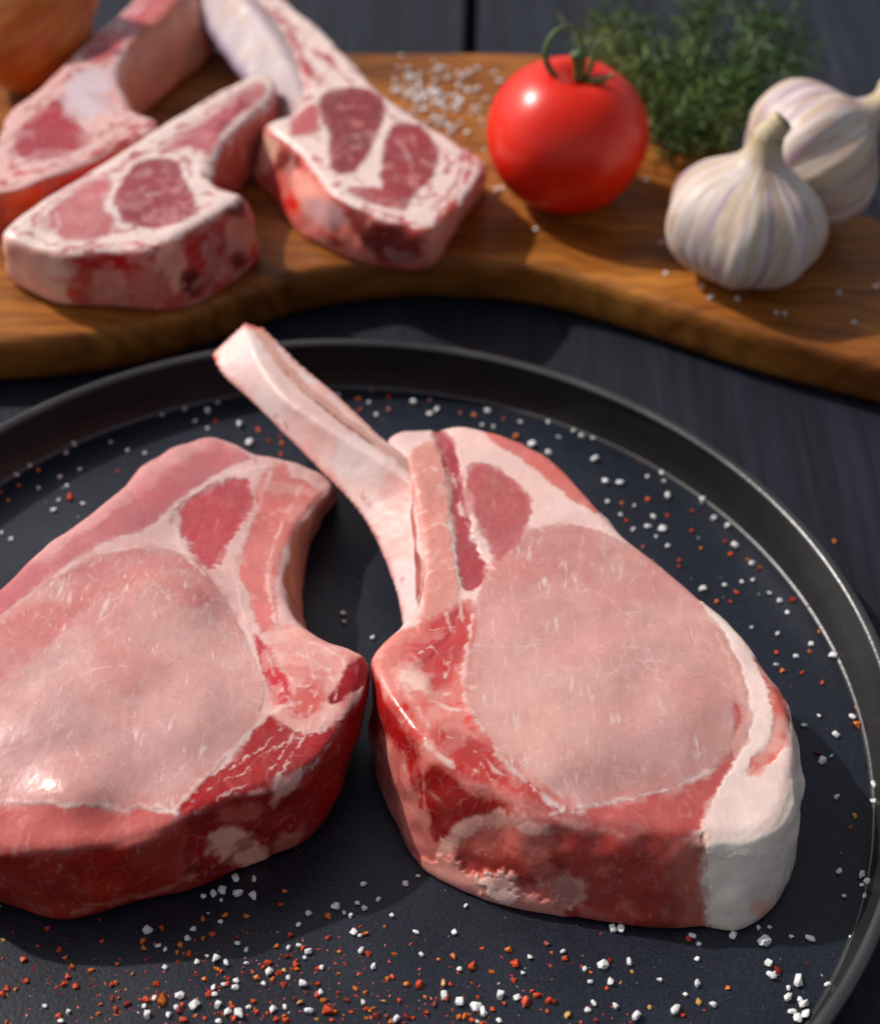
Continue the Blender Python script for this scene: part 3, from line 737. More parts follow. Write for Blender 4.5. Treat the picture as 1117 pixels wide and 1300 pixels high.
for k_ in (30, 48, 66, 95): C = paint(C, 1 - sstep(0.02, 0.16, np.linalg.norm((P - (0.7 * b[k_] + 0.3 * a[k_])) * [0.6, 0.6, 1.4] + wv * 0.2, axis=1)), (186, 92, 90), 0.6)
C = paint(C, 1 - sstep(0.1, 0.3, np.linalg.norm((P - b[82]) * [1, 1, 0.6] + wv * 0.25, axis=1)), (170, 84, 84), 0.6)
raw_mesh('rib_bone', P, Q, N, C, BONE, root)

# ---- pork chop cut by the left edge of the photo
root = empty('pork_chop', (*at([(150, 900)], FLOOR_Z)[0][:2], FLOOR_Z))
tag(root, 'large raw pork chop with pale loin eye and red side, left in the pan', 'pork chop', 'pork chops in the pan')
lc = Chop([((-60, 790), 3.2, None), ((0, 740), 3.2, None), ((44, 697), 3.2, None), ((110, 649), 3.1, None), ((167, 601), 2.9, None), ((206, 570), 2.7, None), ((259, 550), 2.5, None),
           ((298, 558), 2.4, None), ((325, 574), 2.3, None), ((364, 581), 2.1, None), ((396, 592), 1.9, None), ((424, 618), 1.7, (432, 628)),
           ((398, 640), 1.9, (407, 666)), ((374, 676), 2.2, (392, 704)), ((363, 715), 2.4, (387, 748)), ((362, 750), 2.6, (385, 783)), ((376, 782), 2.8, (392, 815)), ((405, 806), 3.0, (408, 850)),
           ((440, 821), 3.1, (425, 880)), ((466, 833), 3.2, (440, 930)), ((464, 858), 3.2, (440, 960)), ((448, 903), 3.2, (428, 1008)), ((403, 965), 3.2, (398, 1066)), ((340, 998), 3.2, (340, 1093)),
           ((290, 1015), 3.15, (296, 1110)), ((242, 1036), 3.1, (248, 1133)), ((197, 1060), 3.0, (180, 1147)), ((134, 1073), 2.9, (108, 1169)), ((60, 1080), 2.9, (60, 1170)), ((0, 1082), 2.9, (0, 1150)),
           ((-70, 1080), 2.9, (-70, 1130)), ((-130, 1040), 3.0, None), ((-160, 950), 3.1, None), ((-140, 860), 3.2, None)],
          FLOOR_Z, VOX, 55, [((150, 850), 3.6), ((60, 900), 3.6), ((230, 900), 3.55), ((100, 990), 3.5), ((270, 660), 2.5), ((390, 860), 3.25), ((200, 760), 3.4), ((0, 850), 3.5)], seed=11)
lc.base((160, 60, 52))
lc.top([(-200, 800), (260, 500), (480, 600), (400, 700), (520, 830), (480, 940), (240, 1070), (-200, 1120)], (228, 186, 182), nz=0.5)
lc.top([(0, 792), (60, 742), (120, 708), (190, 696), (240, 708), (272, 742), (302, 790), (322, 832), (336, 880), (322, 920), (290, 958), (244, 1010), (220, 1026), (100, 1022), (0, 1018), (-130, 1010), (-130, 870)], (210, 159, 156), 'loin_eye', warp=0.03, fwarp=0.03, soft=0.10, h=0.015, rim=((194, 118, 110), 0.6, 0.35))
lc.top([(-60, 830), (60, 745), (120, 708), (190, 698), (245, 712), (280, 760), (230, 770), (200, 740), (130, 760), (40, 840), (-60, 900)], (196, 106, 106), a=0.65, soft=0.35)
lc.top([(150, 730), (190, 760), (195, 830), (175, 880), (140, 870), (120, 820), (110, 760)], (196, 122, 116), a=0.4, soft=0.4)
lc.top([(-80, 800), (0, 738), (100, 652), (200, 570), (262, 545), (328, 574), (280, 598), (225, 635), (190, 668), (130, 690), (60, 735), (0, 782), (-80, 840)], (202, 122, 126), 'cap_muscle', warp=0.05)
lc.top([(40, 700), (110, 648), (170, 596), (215, 562), (262, 545), (290, 555), (230, 585), (170, 630), (100, 680), (50, 715)], (226, 172, 170), a=0.7, soft=0.2)
lc.top([(224, 650), (262, 622), (300, 608), (318, 612), (320, 640), (300, 676), (270, 722), (244, 700)], (184, 84, 90), 'dark_muscle', warp=0.07, fwarp=0.10, h=-0.03, rim=((206, 128, 128), 0.25, 0.5))
lc.top([(328, 612), (360, 586), (396, 590), (436, 622), (388, 650), (362, 700), (350, 745), (352, 800), (332, 805), (312, 745), (300, 722), (320, 660)], (212, 128, 124), 'rib_meat', warp=0.06)
lc.top([(322, 926), (350, 905), (392, 930), (432, 915), (455, 880), (452, 905), (403, 968), (340, 1002), (242, 1042), (222, 1034), (260, 992), (300, 958)], (164, 50, 52), 'front_muscle', warp=0.08, fwarp=0.06)
lc.top([(336, 800), (380, 795), (440, 820), (470, 832), (455, 880), (425, 915), (380, 930), (345, 905), (335, 850)], (222, 160, 154), 'backbone', warp=0.08)
lc.top([(324, 806), (345, 828), (366, 870), (372, 898), (350, 892), (334, 852)], (196, 74, 80), warp=0.06)
lc.top([(372, 880), (395, 862), (412, 880), (400, 905), (380, 910)], (208, 110, 106), warp=0.1)
lc.top([(448, 838), (474, 834), (468, 862), (430, 892), (416, 888), (432, 862)], (140, 34, 40), 'bone_end', warp=0.04)
lc.top([(-200, 1024), (0, 1022), (218, 1032), (205, 1066), (134, 1080), (0, 1090), (-200, 1090)], (194, 102, 98), 'front_strip', warp=0.05)
lc.side([(-100, 1080), (0, 1085), (134, 1078), (200, 1064), (250, 1040), (262, 1130), (170, 1170), (60, 1190), (-100, 1160)], (146, 44, 36), 'front_strip', warp=0.1)
lc.side([(242, 1040), (340, 1002), (403, 968), (450, 905), (470, 850), (445, 960), (410, 1080), (330, 1110), (250, 1135)], (138, 30, 28), 'front_muscle', warp=0.08)
lc.stroke([(100, 1158), (150, 1146), (200, 1134), (245, 1112)], 0.34, (206, 136, 122), warp=0.15, a=0.85)
lc.stroke([(205, 1110), (235, 1100), (255, 1085)], 0.12, (190, 100, 90), warp=0.15, a=0.7)
lc.stroke([(0, 1125), (20, 1140), (60, 1158)], 0.35, (196, 104, 92), warp=0.15, a=0.7)
lc.side([(266, 1060), (295, 1052), (325, 1066), (342, 1088), (310, 1100), (280, 1090)], (214, 156, 138), warp=0.16, h=0.04)
lc.side([(268, 1030), (300, 1020), (335, 1020), (330, 1040), (290, 1045)], (186, 96, 86), warp=0.2, a=0.6)
lc.side([(345, 985), (372, 965), (382, 990), (360, 1010), (348, 1025)], (214, 160, 148), warp=0.1, a=0.8)
lc.side([(352, 1060), (378, 1050), (385, 1075), (360, 1088)], (196, 116, 100), warp=0.2, a=0.6)
lc.band((396, 592), (440, 821), (206, 146, 124), 'rib_meat')
lc.side([(395, 592), (432, 625), (408, 668), (392, 704), (388, 748), (392, 800), (372, 790), (360, 740), (364, 700), (398, 640)], (196, 136, 112), 'rib_meat', warp=0.08, nz=0.6)
for pts, wd in (([(346, 600), (322, 655), (302, 722), (312, 790), (328, 842), (345, 900)], 0.11), ([(392, 602), (352, 680), (342, 740), (352, 795)], 0.09), ([(225, 645), (262, 615), (305, 598), (345, 590)], 0.16),
                ([(130, 690), (190, 672), (225, 650), (228, 690), (260, 730)], 0.14), ([(0, 1018), (100, 1022), (180, 1024), (222, 1030)], 0.09), ([(200, 1020), (222, 1032), (226, 1030)], 0.14),
                ([(222, 1030), (262, 985), (322, 925), (345, 905), (380, 890)], 0.13), ([(330, 960), (370, 940), (405, 930)], 0.06), ([(340, 830), (355, 870), (380, 900)], 0.07), ([(390, 830), (400, 880), (375, 930), (345, 975)], 0.08),
                ([(241, 1021), (282, 991), (318, 978)], 0.05), ([(255, 1026), (296, 1005), (323, 991)], 0.04), ([(291, 976), (327, 953), (359, 925)], 0.06), ([(300, 985), (335, 962), (370, 940)], 0.04), ([(382, 907), (386, 935), (364, 967), (348, 1005)], 0.09), ([(391, 980), (432, 930)], 0.10), ([(360, 850), (380, 870), (400, 872)], 0.08), ([(345, 815), (380, 830), (420, 850)], 0.10), ([(400, 815), (430, 835), (440, 850)], 0.10),
                ([(365, 690), (361, 740), (375, 785), (400, 808)], 0.09), ([(420, 850), (425, 890), (400, 930)], 0.07)):
    lc.stroke(pts, wd, F_, a=0.8, h=0.008)
eye = lc.inpart('loin_eye'); up = sstep(0.5, 0.8, lc.N[:, 2])
lc.mottle((218, 172, 164), 0.6, -0.1, 0.5, eye, 1, 0.9)
lc.mottle((196, 132, 126), 0.8, 0.15, 0.3, eye, 2, 0.8)
for pts in ([(80, 870), (120, 850), (170, 845)], [(170, 880), (175, 940), (205, 1000)], [(205, 1000), (205, 960), (190, 920)], [(205, 1005), (210, 950), (225, 905)], [(205, 1010), (245, 960)], [(95, 950), (115, 985)], [(30, 930), (60, 960), (70, 1000)], [(240, 870), (275, 880)], [(60, 880), (40, 900)]):
    lc.stroke(pts, 0.035, (240, 206, 200), a=0.75)
lc.vein = eye * up * 0.75 * np.clip(0.8 + 0.8 * lc.W[:, 0], 0.2, 1) + 0.15 * (1 - eye)
for nm, c in (('backbone', (240, 210, 204)), ('cap_muscle', (226, 160, 156)), ('rib_meat', (236, 190, 182)), ('dark_muscle', (206, 120, 120)), ('front_muscle', (222, 130, 124)), ('front_strip', (226, 150, 140))):
    lc.veins(lc.inpart(nm), 60, 0.7, c, 0.05, 0.32, (0.3, 2.6), 5)
lc.mottle((236, 200, 194), 1.8, 0.15, 0.35, lc.inpart('backbone') * up, 14, 0.35)
lc.mottle((196, 84, 84), 2.0, 0.3, 0.3, lc.inpart('backbone') * up, 15, 0.3)
lc.mottle((228, 172, 164), 1.8, 0.3, 0.5, lc.inpart('rib_meat') * up, 16, 0.3)
yy = lc.P[:, 1]; y_hi = at([(160, 800)], 3.6)[0][1]
lc.veins(eye * up * (yy > y_hi), 50, 0.5, (242, 214, 208), 0.03, 0.55, (1.4, 2.0), 21, curl=0.2)  # upright pale streaks: veins with their wet sparkle painted in
lc.mottle((120, 30, 28), 1.4, 0.15, 0.5, lc.inpart('front_muscle') * (1 - up), 4, 0.3)
lc.mottle((178, 70, 58), 0.8, 0.1, 0.35, lc.inpart('front_strip') * (1 - up), 6, 0.4)
lc.build(root, MEAT)

# ------------------------------------------------------------------ lamb chops on the board
FAT = (238, 214, 208); RED = (176, 92, 92)
def lamb_root(px, label):
    r = empty('lamb_chop', (*at([px], BZ)[0][:2], BZ)); tag(r, label, 'lamb chop', 'lamb chops on the board'); return r
LV = 0.075
# front left
root = lamb_root((170, 330), 'raw lamb chop lying in front on the board, thick red cut side facing the pan')
la = Chop([((8, 297), 2.8, (10, 358)), ((20, 273), 2.9, None), ((66, 242), 3.0, None), ((132, 202), 3.0, None), ((199, 159), 3.0, None), ((265, 119), 2.9, None), ((322, 92), 2.8, None), ((350, 100), 2.7, None),
           ((345, 125), 2.7, None), ((305, 160), 2.8, None), ((276, 195), 2.9, None), ((268, 219), 3.0, None), ((277, 233), 3.0, None), ((311, 247), 3.0, (331, 322)), ((290, 262), 3.0, (318, 345)), ((240, 291), 3.0, (258, 388)), ((192, 316), 2.9, (205, 397)),
           ((140, 320), 2.8, (149, 392)), ((89, 321), 2.8, (76, 388)), ((40, 315), 2.7, (36, 371))], BZ, LV, 14, [((150, 250), 3.1)], seed=21, relief=0.8)
la.base((186, 96, 84))
la.top([(-20, 320), (0, 260), (300, 60), (380, 90), (280, 220), (330, 246), (240, 300), (190, 330), (40, 330)], FAT, 'fat', nz=0.4, warp=0.06)
la.top([(57, 279), (68, 262), (108, 236), (142, 227), (136, 262), (148, 284), (136, 301), (91, 307), (68, 296)], (192, 116, 120), 'flank_muscle', warp=0.12, soft=0.2)
la.top([(151, 267), (145, 250), (159, 227), (171, 210), (199, 200), (227, 207), (233, 227), (244, 250), (250, 267), (227, 281), (188, 290), (159, 281)], (156, 74, 82), 'loin_eye', warp=0.06, rim=((164, 84, 92), 0.3, 0.6))
la.top([(200, 196), (230, 172), (265, 150), (312, 112), (335, 105), (335, 125), (290, 158), (268, 195), (245, 185), (222, 192)], (190, 106, 112), 'rib_meat', warp=0.1, soft=0.2)
for pts, wd, c in (([(43, 288), (48, 273), (85, 244), (142, 216), (190, 190)], 0.13, (196, 112, 118)), ([(62, 300), (75, 285), (70, 268)], 0.10, (236, 214, 210)), ([(85, 316), (171, 309), (199, 314)], 0.09, (190, 76, 80)), ([(199, 186), (250, 151), (307, 112)], 0.13, (196, 112, 118)), ([(215, 180), (262, 148), (318, 108)], 0.08, (238, 216, 212)),
                   ([(266, 180), (284, 160), (318, 124)], 0.30, (150, 62, 72)), ([(230, 170), (255, 165)], 0.18, (190, 96, 102)), ([(256, 215), (265, 228), (307, 246)], 0.16, (150, 46, 56)), ([(240, 215), (250, 240), (275, 255)], 0.18, (238, 218, 214)), ([(145, 240), (140, 265), (155, 285), (200, 296)], 0.12, (238, 218, 216)),
                   ([(160, 240), (190, 247), (225, 240)], 0.07, (214, 170, 172)), ([(190, 247), (200, 275)], 0.06, (214, 170, 172)), ([(175, 222), (205, 216)], 0.08, (206, 150, 154)), ([(100, 285), (130, 290)], 0.08, (190, 110, 114)), ([(90, 262), (120, 250)], 0.07, (196, 120, 124))):
    la.stroke(pts, wd * 1.3, c, a=0.9, soft=0.7)
la.side([(8, 300), (40, 318), (90, 324), (100, 390), (36, 376), (5, 360)], (226, 172, 158), 'fat', warp=0.1)
la.side([(90, 324), (190, 322), (240, 295), (290, 265), (312, 250), (335, 325), (260, 392), (205, 402), (100, 392)], (186, 84, 74), 'cut_side', warp=0.15)
for pl, c in (([(95, 325), (195, 320), (205, 335), (150, 340), (100, 338)], (178, 44, 44)), ([(120, 345), (160, 345), (160, 390), (125, 385)], (206, 138, 124)), ([(200, 320), (225, 310), (235, 345), (222, 375), (208, 350)], (224, 160, 140)), ([(235, 300), (280, 280), (284, 350), (250, 380)], (170, 52, 50)),
              ([(232, 345), (250, 350), (248, 375), (230, 370)], (84, 18, 20)), ([(285, 258), (308, 250), (308, 275), (292, 278)], (100, 26, 26)), ([(285, 285), (312, 275), (328, 310), (300, 330)], (214, 130, 110)), ([(295, 322), (310, 318), (312, 340), (298, 345)], (104, 30, 28)), ([(320, 305), (332, 312), (332, 335), (320, 335)], (190, 30, 34)),
              ([(172, 340), (195, 345), (190, 385), (170, 380)], (196, 110, 98)), ([(60, 335), (90, 340), (85, 370), (62, 365)], (236, 190, 174))):
    la.side(pl, c, warp=0.12, a=0.9)
la.mottle((226, 150, 136), 1.4, 0.25, 0.5, (la.N[:, 2] < 0.5).astype(float), 1)
la.veins(la.inpart('loin_eye'), 60, 0.6, (222, 176, 174), 0.06, 0.5, (0, 3.14), 2)
for nm_ in ('loin_eye', 'flank_muscle', 'rib_meat'): la.mottle((208, 150, 150), 1.6, 0.2, 0.4, la.inpart(nm_), 31, 0.4)
la.mottle((226, 176, 164), 1.3, 0.3, 0.35, la.inpart('cut_side'), 34, 0.3)
la.layers(la.inpart('fat') * (la.N[:, 2] > 0.5), (168, 60, 66), 0.8, 0.75, 0.1, 0.55, 0.95, depth=1.6)
la.vein = la.vein + 0.2
la.build(root, MEAT)
# back left
root = lamb_root((90, 200), 'raw lamb chop at the back next to the onion, partly behind another')
lb = Chop([((0, 164), 2.9, None), ((10, 139), 2.9, None), ((50, 109), 2.9, None), ((79, 79), 2.9, None), ((116, 43), 2.9, None), ((159, 7), 2.9, None), ((190, -30), 2.9, None), ((235, -50), 2.9, None),
           ((232, -10), 2.9, (290, 40)), ((205, 25), 2.9, (262, 82)), ((172, 52), 2.9, (225, 112)), ((150, 85), 2.9, (190, 142)), ((156, 116), 2.9, (178, 160)), ((172, 139), 2.9, None), ((199, 152), 2.9, (200, 200)), ((192, 169), 2.9, (195, 230)),
           ((159, 181), 2.9, (165, 250)), ((132, 199), 2.9, (135, 265)), ((66, 226), 2.9, (70, 290)), ((5, 246), 2.8, (12, 305)), ((-25, 225), 2.8, None)], BZ, LV, 14, (), seed=23, relief=0.8)
lb.base((190, 110, 96))
lb.top([(-40, 240), (0, 130), (180, -60), (260, -60), (160, 60), (220, 150), (130, 210), (0, 260)], (230, 186, 182), 'fat', nz=0.4, warp=0.06)
lb.top([(17, 190), (30, 160), (60, 135), (85, 120), (100, 150), (108, 185), (80, 198), (40, 200)], (170, 70, 80), 'flank_muscle', warp=0.12, soft=0.2)
lb.top([(82, 120), (98, 92), (130, 88), (138, 115), (134, 142), (108, 152), (86, 142)], (216, 194, 202), 'loin_eye', warp=0.14, soft=0.25)
lb.top([(110, 60), (150, 28), (200, -25), (228, -35), (208, 10), (165, 45), (142, 75), (118, 80)], (196, 104, 108), 'rib_meat', warp=0.08, soft=0.15)
for pts, wd, c in (([(120, 62), (160, 28), (200, -12)], 0.18, (228, 198, 200)), ([(114, 70), (130, 60), (148, 68)], 0.28, (132, 74, 104)), ([(20, 222), (80, 210), (130, 192), (175, 168)], 0.20, (196, 78, 76)), ([(30, 205), (80, 202), (120, 185)], 0.12, (232, 200, 196)), ([(170, 160), (185, 160), (198, 152)], 0.2, (176, 46, 48)), ([(150, 60), (162, 42), (205, 15)], 0.16, (204, 80, 78)), ([(15, 160), (50, 120), (100, 70)], 0.14, (236, 190, 180)), ([(140, 110), (150, 130), (175, 145)], 0.2, (226, 160, 160))):
    lb.stroke(pts, wd * 1.2, c, a=0.9, soft=0.7)
lb.side([(199, 152), (192, 172), (132, 202), (66, 228), (5, 248), (15, 300), (70, 290), (200, 235)], (206, 70, 58), 'cut_side', warp=0.12)
lb.side([(5, 246), (50, 235), (55, 275), (15, 280)], (236, 120, 80), warp=0.2, a=0.7)  # warm orange light painted onto the lower left of this wall
lb.side([(150, 60), (205, 28), (235, -10), (285, 30), (262, 85), (185, 145), (165, 140)], (204, 140, 118), 'rib_bone', warp=0.05, nz=0.7)
for nm_ in ('loin_eye', 'flank_muscle', 'rib_meat'): lb.mottle((208, 150, 150), 1.6, 0.2, 0.4, lb.inpart(nm_), 31, 0.4)
lb.mottle((226, 176, 164), 1.3, 0.3, 0.35, lb.inpart('cut_side'), 34, 0.3)
lb.layers(lb.inpart('fat') * (lb.N[:, 2] > 0.5), (168, 60, 66), 0.8, 0.75, 0.1, 0.55, 0.95, depth=1.6)
lb.vein = lb.vein + 0.2
lb.build(root, MEAT)
# middle, its long white rib pointing away
root = lamb_root((470, 290), 'raw lamb chop in the middle of the board with a long white rib bone')
lm = Chop([((340, 157), 2.5, (322, 228)), ((372, 142), 2.6, None), ((384, 120), 2.6, None), ((378, 86), 2.6, None), ((352, 45), 2.6, None), ((315, 0), 2.6, None), ((280, -40), 2.6, None), ((325, -60), 2.6, None),
           ((367, 0), 2.6, None), ((408, 34), 2.6, None), ((443, 71), 2.6, None), ((483, 113), 2.6, None), ((540, 154), 2.6, None), ((581, 177), 2.6, None), ((606, 196), 2.5, (612, 235)), ((611, 222), 2.4, (612, 245)), ((585, 258), 2.4, (582, 285)), ((545, 295), 2.4, (545, 342)),
           ((515, 285), 2.5, (500, 343)), ((465, 268), 2.5, (446, 332)), ((425, 248), 2.5, (410, 316)), ((405, 222), 2.5, (378, 298)), ((380, 190), 2.5, (346, 256))], BZ, LV, 14, (), seed=25, relief=0.8)
lm.base((190, 92, 84))
lm.top([(320, 170), (260, -60), (340, -70), (450, 60), (620, 180), (630, 230), (550, 310), (440, 265), (380, 200)], FAT, 'fat', nz=0.4, warp=0.05)
lm.top([(409, 148), (406, 125), (421, 114), (455, 111), (483, 122), (489, 142), (478, 171), (466, 199), (449, 219), (426, 219), (418, 199), (418, 171)], (136, 58, 60), 'loin_eye', warp=0.05, rim=((172, 92, 92), 0.2, 0.5))
lm.top([(489, 176), (500, 159), (523, 156), (546, 171), (557, 199), (546, 227), (523, 250), (512, 267), (495, 256), (483, 227), (486, 199)], (150, 66, 70), 'flank_muscle', warp=0.07)
lm.top([(438, 239), (489, 239), (504, 252), (500, 264), (465, 256)], (168, 82, 82), 'flank_muscle', warp=0.07)
lm.top([(370, 153), (398, 131), (404, 150), (404, 168), (375, 171)], (192, 104, 106), 'rib_meat', warp=0.06)
for pts, wd, c in (([(318, 0), (364, 34), (387, 80), (406, 108)], 0.30, (168, 60, 70)), ([(396, 66), (412, 72), (428, 86)], 0.28, (180, 68, 74)), ([(569, 171), (586, 188), (580, 227), (551, 267)], 0.10, (172, 72, 78)), ([(582, 178), (599, 195), (590, 233)], 0.16, (184, 78, 84)), ([(554, 176), (569, 205), (560, 233), (546, 273)], 0.08, (178, 84, 90)),
                   ([(540, 162), (560, 185), (563, 215), (545, 255), (530, 280)], 0.06, (240, 220, 216)), ([(420, 192), (440, 180), (462, 168)], 0.06, (206, 150, 148)), ([(430, 165), (442, 185), (448, 205)], 0.05, (200, 140, 138)), ([(505, 180), (520, 200), (522, 235)], 0.07, (214, 160, 158)), ([(525, 170), (528, 195), (545, 210)], 0.06, (214, 160, 158)), ([(430, 232), (470, 262), (530, 286)], 0.07, (196, 90, 88))):
    lm.stroke(pts, wd * 1.3, c, a=0.95, soft=0.7)
lm.side([(340, 160), (380, 192), (405, 224), (425, 250), (465, 270), (515, 288), (545, 297), (545, 345), (446, 335), (378, 300), (346, 258), (318, 230)], (192, 96, 88), 'cut_side', warp=0.12)
for pl, c in (([(440, 265), (480, 280), (535, 300), (530, 330), (500, 335), (460, 315), (435, 285)], (116, 44, 44)), ([(330, 165), (350, 165), (352, 200), (325, 225)], (230, 176, 156)), ([(352, 195), (372, 192), (382, 210), (368, 222), (352, 215)], (96, 28, 30)), ([(375, 215), (405, 235), (420, 262), (395, 270), (370, 240)], (222, 150, 140)),
              ([(390, 255), (420, 255), (440, 280), (420, 290), (395, 280)], (196, 150, 152)), ([(345, 235), (370, 240), (390, 290), (375, 290), (350, 256)], (196, 60, 54)), ([(400, 300), (425, 300), (430, 315), (405, 312)], (120, 30, 30)), ([(430, 290), (445, 290), (480, 335), (455, 330)], (216, 130, 116)), ([(335, 160), (358, 160), (360, 178), (345, 178)], (190, 60, 60))):
    lm.side(pl, c, warp=0.1, a=0.9)
lm.side([(611, 225), (585, 260), (545, 297), (545, 345), (582, 288), (614, 248)], (216, 140, 126), 'fat', warp=0.08)
lm.veins(lm.inpart('loin_eye'), 50, 0.5, (196, 140, 136), 0.05, 0.5, (0, 3.14), 2)
for nm_ in ('loin_eye', 'flank_muscle', 'rib_meat'): lm.mottle((208, 150, 150), 1.6, 0.2, 0.4, lm.inpart(nm_), 31, 0.4)
lm.mottle((226, 176, 164), 1.3, 0.3, 0.35, lm.inpart('cut_side'), 34, 0.3)
lm.layers(lm.inpart('fat') * (lm.N[:, 2] > 0.5), (168, 60, 66), 0.8, 0.75, 0.1, 0.55, 0.95, depth=1.6)
lm.vein = lm.vein + 0.2
lm.build(root, MEAT)
P, Q, (a, b, c, d) = bar([(290, -35), (318, 5), (350, 45), (374, 86), (386, 125), (398, 160)], [(205, -35), (233, 2), (268, 50), (300, 95), (328, 130), (362, 175)], [(300, -35), (330, 5), (362, 45), (386, 86), (400, 125), (412, 160)],
                         (BZ + 3.0, BZ + 2.2), (BZ + 1.6, BZ + 1.0), (BZ + 2.8, BZ + 2.0), vox=0.07, smooth=70, drop=0.9)
N = normals(P, Q); P = P + N * (0.16 + 0.02 * fbm(P, 1.2, 9))[:, None]; N = normals(P, Q)
C = np.tile(lin((176, 156, 162)), (len(P), 1))
C = paint(C, sstep(-0.1, 0.5, fbm(P, 0.9, 31)), (190, 160, 144), 0.7)
C = paint(C, 1 - sstep(0.2, 0.8, line_d(P, b[::4])), (142, 120, 150), 0.85)  # lilac shading painted where the bone's left side curves away
C = paint(C, 1 - sstep(0.3, 0.9, np.linalg.norm(P - 0.5 * (a[-1] + b[-1]), axis=1)), (176, 84, 84), 0.7)
raw_mesh('rib_bone', P, Q, N, C, BONE, root)

# ------------------------------------------------------------------ vegetables
def on_level(px, z):               # centre of a thing whose middle is seen at px, z above the table
    return at([px], z)[0]
def grid_mesh(fn, nu, nv):
    """fn(u in 0..1 along the axis, phi) -> point; closed in phi, poles collapsed"""
    V = []; Fc = []
    for i in range(nu + 1):
        for j in range(nv): V.append(fn(i / nu, 2 * math.pi * j / nv))
    for i in range(nu):
        for j in range(nv):
            k = (j + 1) % nv; Fc.append((i * nv + j, i * nv + k, (i + 1) * nv + k, (i + 1) * nv + j))
    return np.array(V), np.array(Fc)
def place(P, axis, spin, c):
    q = Vector(axis).normalized().to_track_quat('Z', 'Y').to_matrix() @ Matrix.Rotation(spin, 3, 'Z')
    return np.asarray(P) @ np.array(q).T + np.asarray(c)
def tube(pts, rad, n=8):
    pts = np.asarray(pts, float); V = []; Fc = []
    up0 = np.array([0.3, 0.2, 1.0])
    for i, p in enumerate(pts):
        t = pts[min(i + 1, len(pts) - 1)] - pts[max(i - 1, 0)]; t /= np.linalg.norm(t) + 1e-9
        u = np.cross(t, up0); u /= np.linalg.norm(u) + 1e-9; v = np.cross(u, t)
        r = rad[i] if hasattr(rad, '__len__') else rad
        for j in range(n):
            a_ = 2 * math.pi * j / n; V.append(p + r * (math.cos(a_) * u + math.sin(a_) * v))
    for i in range(len(pts) - 1):
        for j in range(n):
            k = (j + 1) % n; Fc.append((i * n + j, i * n + k, (i + 1) * n + k, (i + 1) * n + j))
    Fc.append(tuple(range(n))[::-1]); Fc.append(tuple(range((len(pts) - 1) * n, len(pts) * n)))
    return np.array(V), Fc

# tomato
R_T = 3.2
tc_ = on_level((720, 172), BZ + 2.85)
tom = empty('tomato', (tc_[0], tc_[1], BZ)); tag(tom, 'ripe red tomato with green stem on the cutting board', 'tomato')
ax_t = (0.10, -0.05, 1)
def tf(u, ph):
    th = math.pi * (1 - u)
    lob = 1 + 0.012 * math.cos(5 * ph) * math.sin(th)
    r = R_T * math.sin(th) ** 0.96 * lob if 0 < u < 1 else 0.0
    z = R_T * 0.92 * math.cos(th)
    top_ = math.exp(-(r / 0.75) ** 2) if th < math.pi / 2 else 0
    z -= 0.55 * top_
    if th > math.pi / 2: z = max(z, -R_T * 0.885)
    return (r * math.cos(ph), r * math.sin(ph), z)
V, Fc = grid_mesh(tf, 64, 96); V = place(V, ax_t, 0.4, (tc_[0], tc_[1], BZ + R_T * 0.89))
M = NT('tomato_skin'); nz_ = M.noise(M.coord(), 60, 4); M.l(M.ramp(nz_, [(0.3, (0.74, 0.014, 0.004)), (0.7, (0.84, 0.026, 0.006))]).outputs[0], M.b.inputs['Base Color'])
M.set(Roughness=0.30, Specular_IOR_Level=0.45, Subsurface_Weight=0.15, Subsurface_Scale=0.004); M.b.inputs['Subsurface Radius'].default_value = (1.0, 0.2, 0.1)
M.bump(nz_, 0.06, 0.001)
link('skin', me_from(V, Fc.tolist(), 'skin'), M.m, tom)
GREEN = mat_plain('calyx_green', (0.075, 0.125, 0.028), 0.55, noise=0.35, nscale=250)
T0 = place([(0, 0, R_T * 0.92 - 0.5)], ax_t, 0, (tc_[0], tc_[1], BZ + R_T * 0.89))[0]
V, Fc = tube([T0 + np.array(v) for v in ((0, 0, -0.05), (-0.03, 0.02, 0.3), (-0.10, 0.03, 0.62), (-0.16, 0.02, 0.95), (-0.2, 0, 1.15))], [0.24, 0.20, 0.19, 0.22, 0.27], 12)
link('stem', me_from(V, Fc, 'stem'), GREEN, tom)
def on_plane(px, y):
    d = ray(px); t = (y - CAM[1]) / d[:, 1]; return CAM + t[:, None] * d
for pts, dy in (([(733, 108), (712, 99), (697, 82), (692, 62), (703, 44), (722, 38), (742, 46)], (0, -0.2, -0.3, -0.2, 0.1, 0.3, 0.4)), ([(737, 107), (752, 98), (766, 93), (780, 84)], (0, -0.3, -0.5, -0.5)), ([(733, 110), (730, 120), (722, 126)], (0, -0.6, -1.1)),
                ([(738, 108), (750, 90), (756, 70), (768, 56)], (0, 0.3, 0.5, 0.6)), ([(731, 108), (714, 110), (700, 112)], (0, -0.2, -0.3)), ([(736, 106), (741, 82), (738, 62), (728, 52)], (0, 0.5, 0.8, 0.9))):
    q = on_plane(pts, T0[1]); q[:, 1] += np.array(dy); q = catmull(q, 8, False); n = len(q)
    rr = 0.15 * (1 - np.linspace(0, 1, n)) ** 0.6 * (0.5 + 1.2 * np.minimum(np.linspace(0, 1, n) * 3, 1)) * 0.55 + 0.02
    V, Fc = tube(q, list(rr), 8)
    link('sepal', me_from(V, Fc, 'sepal'), GREEN, tom)

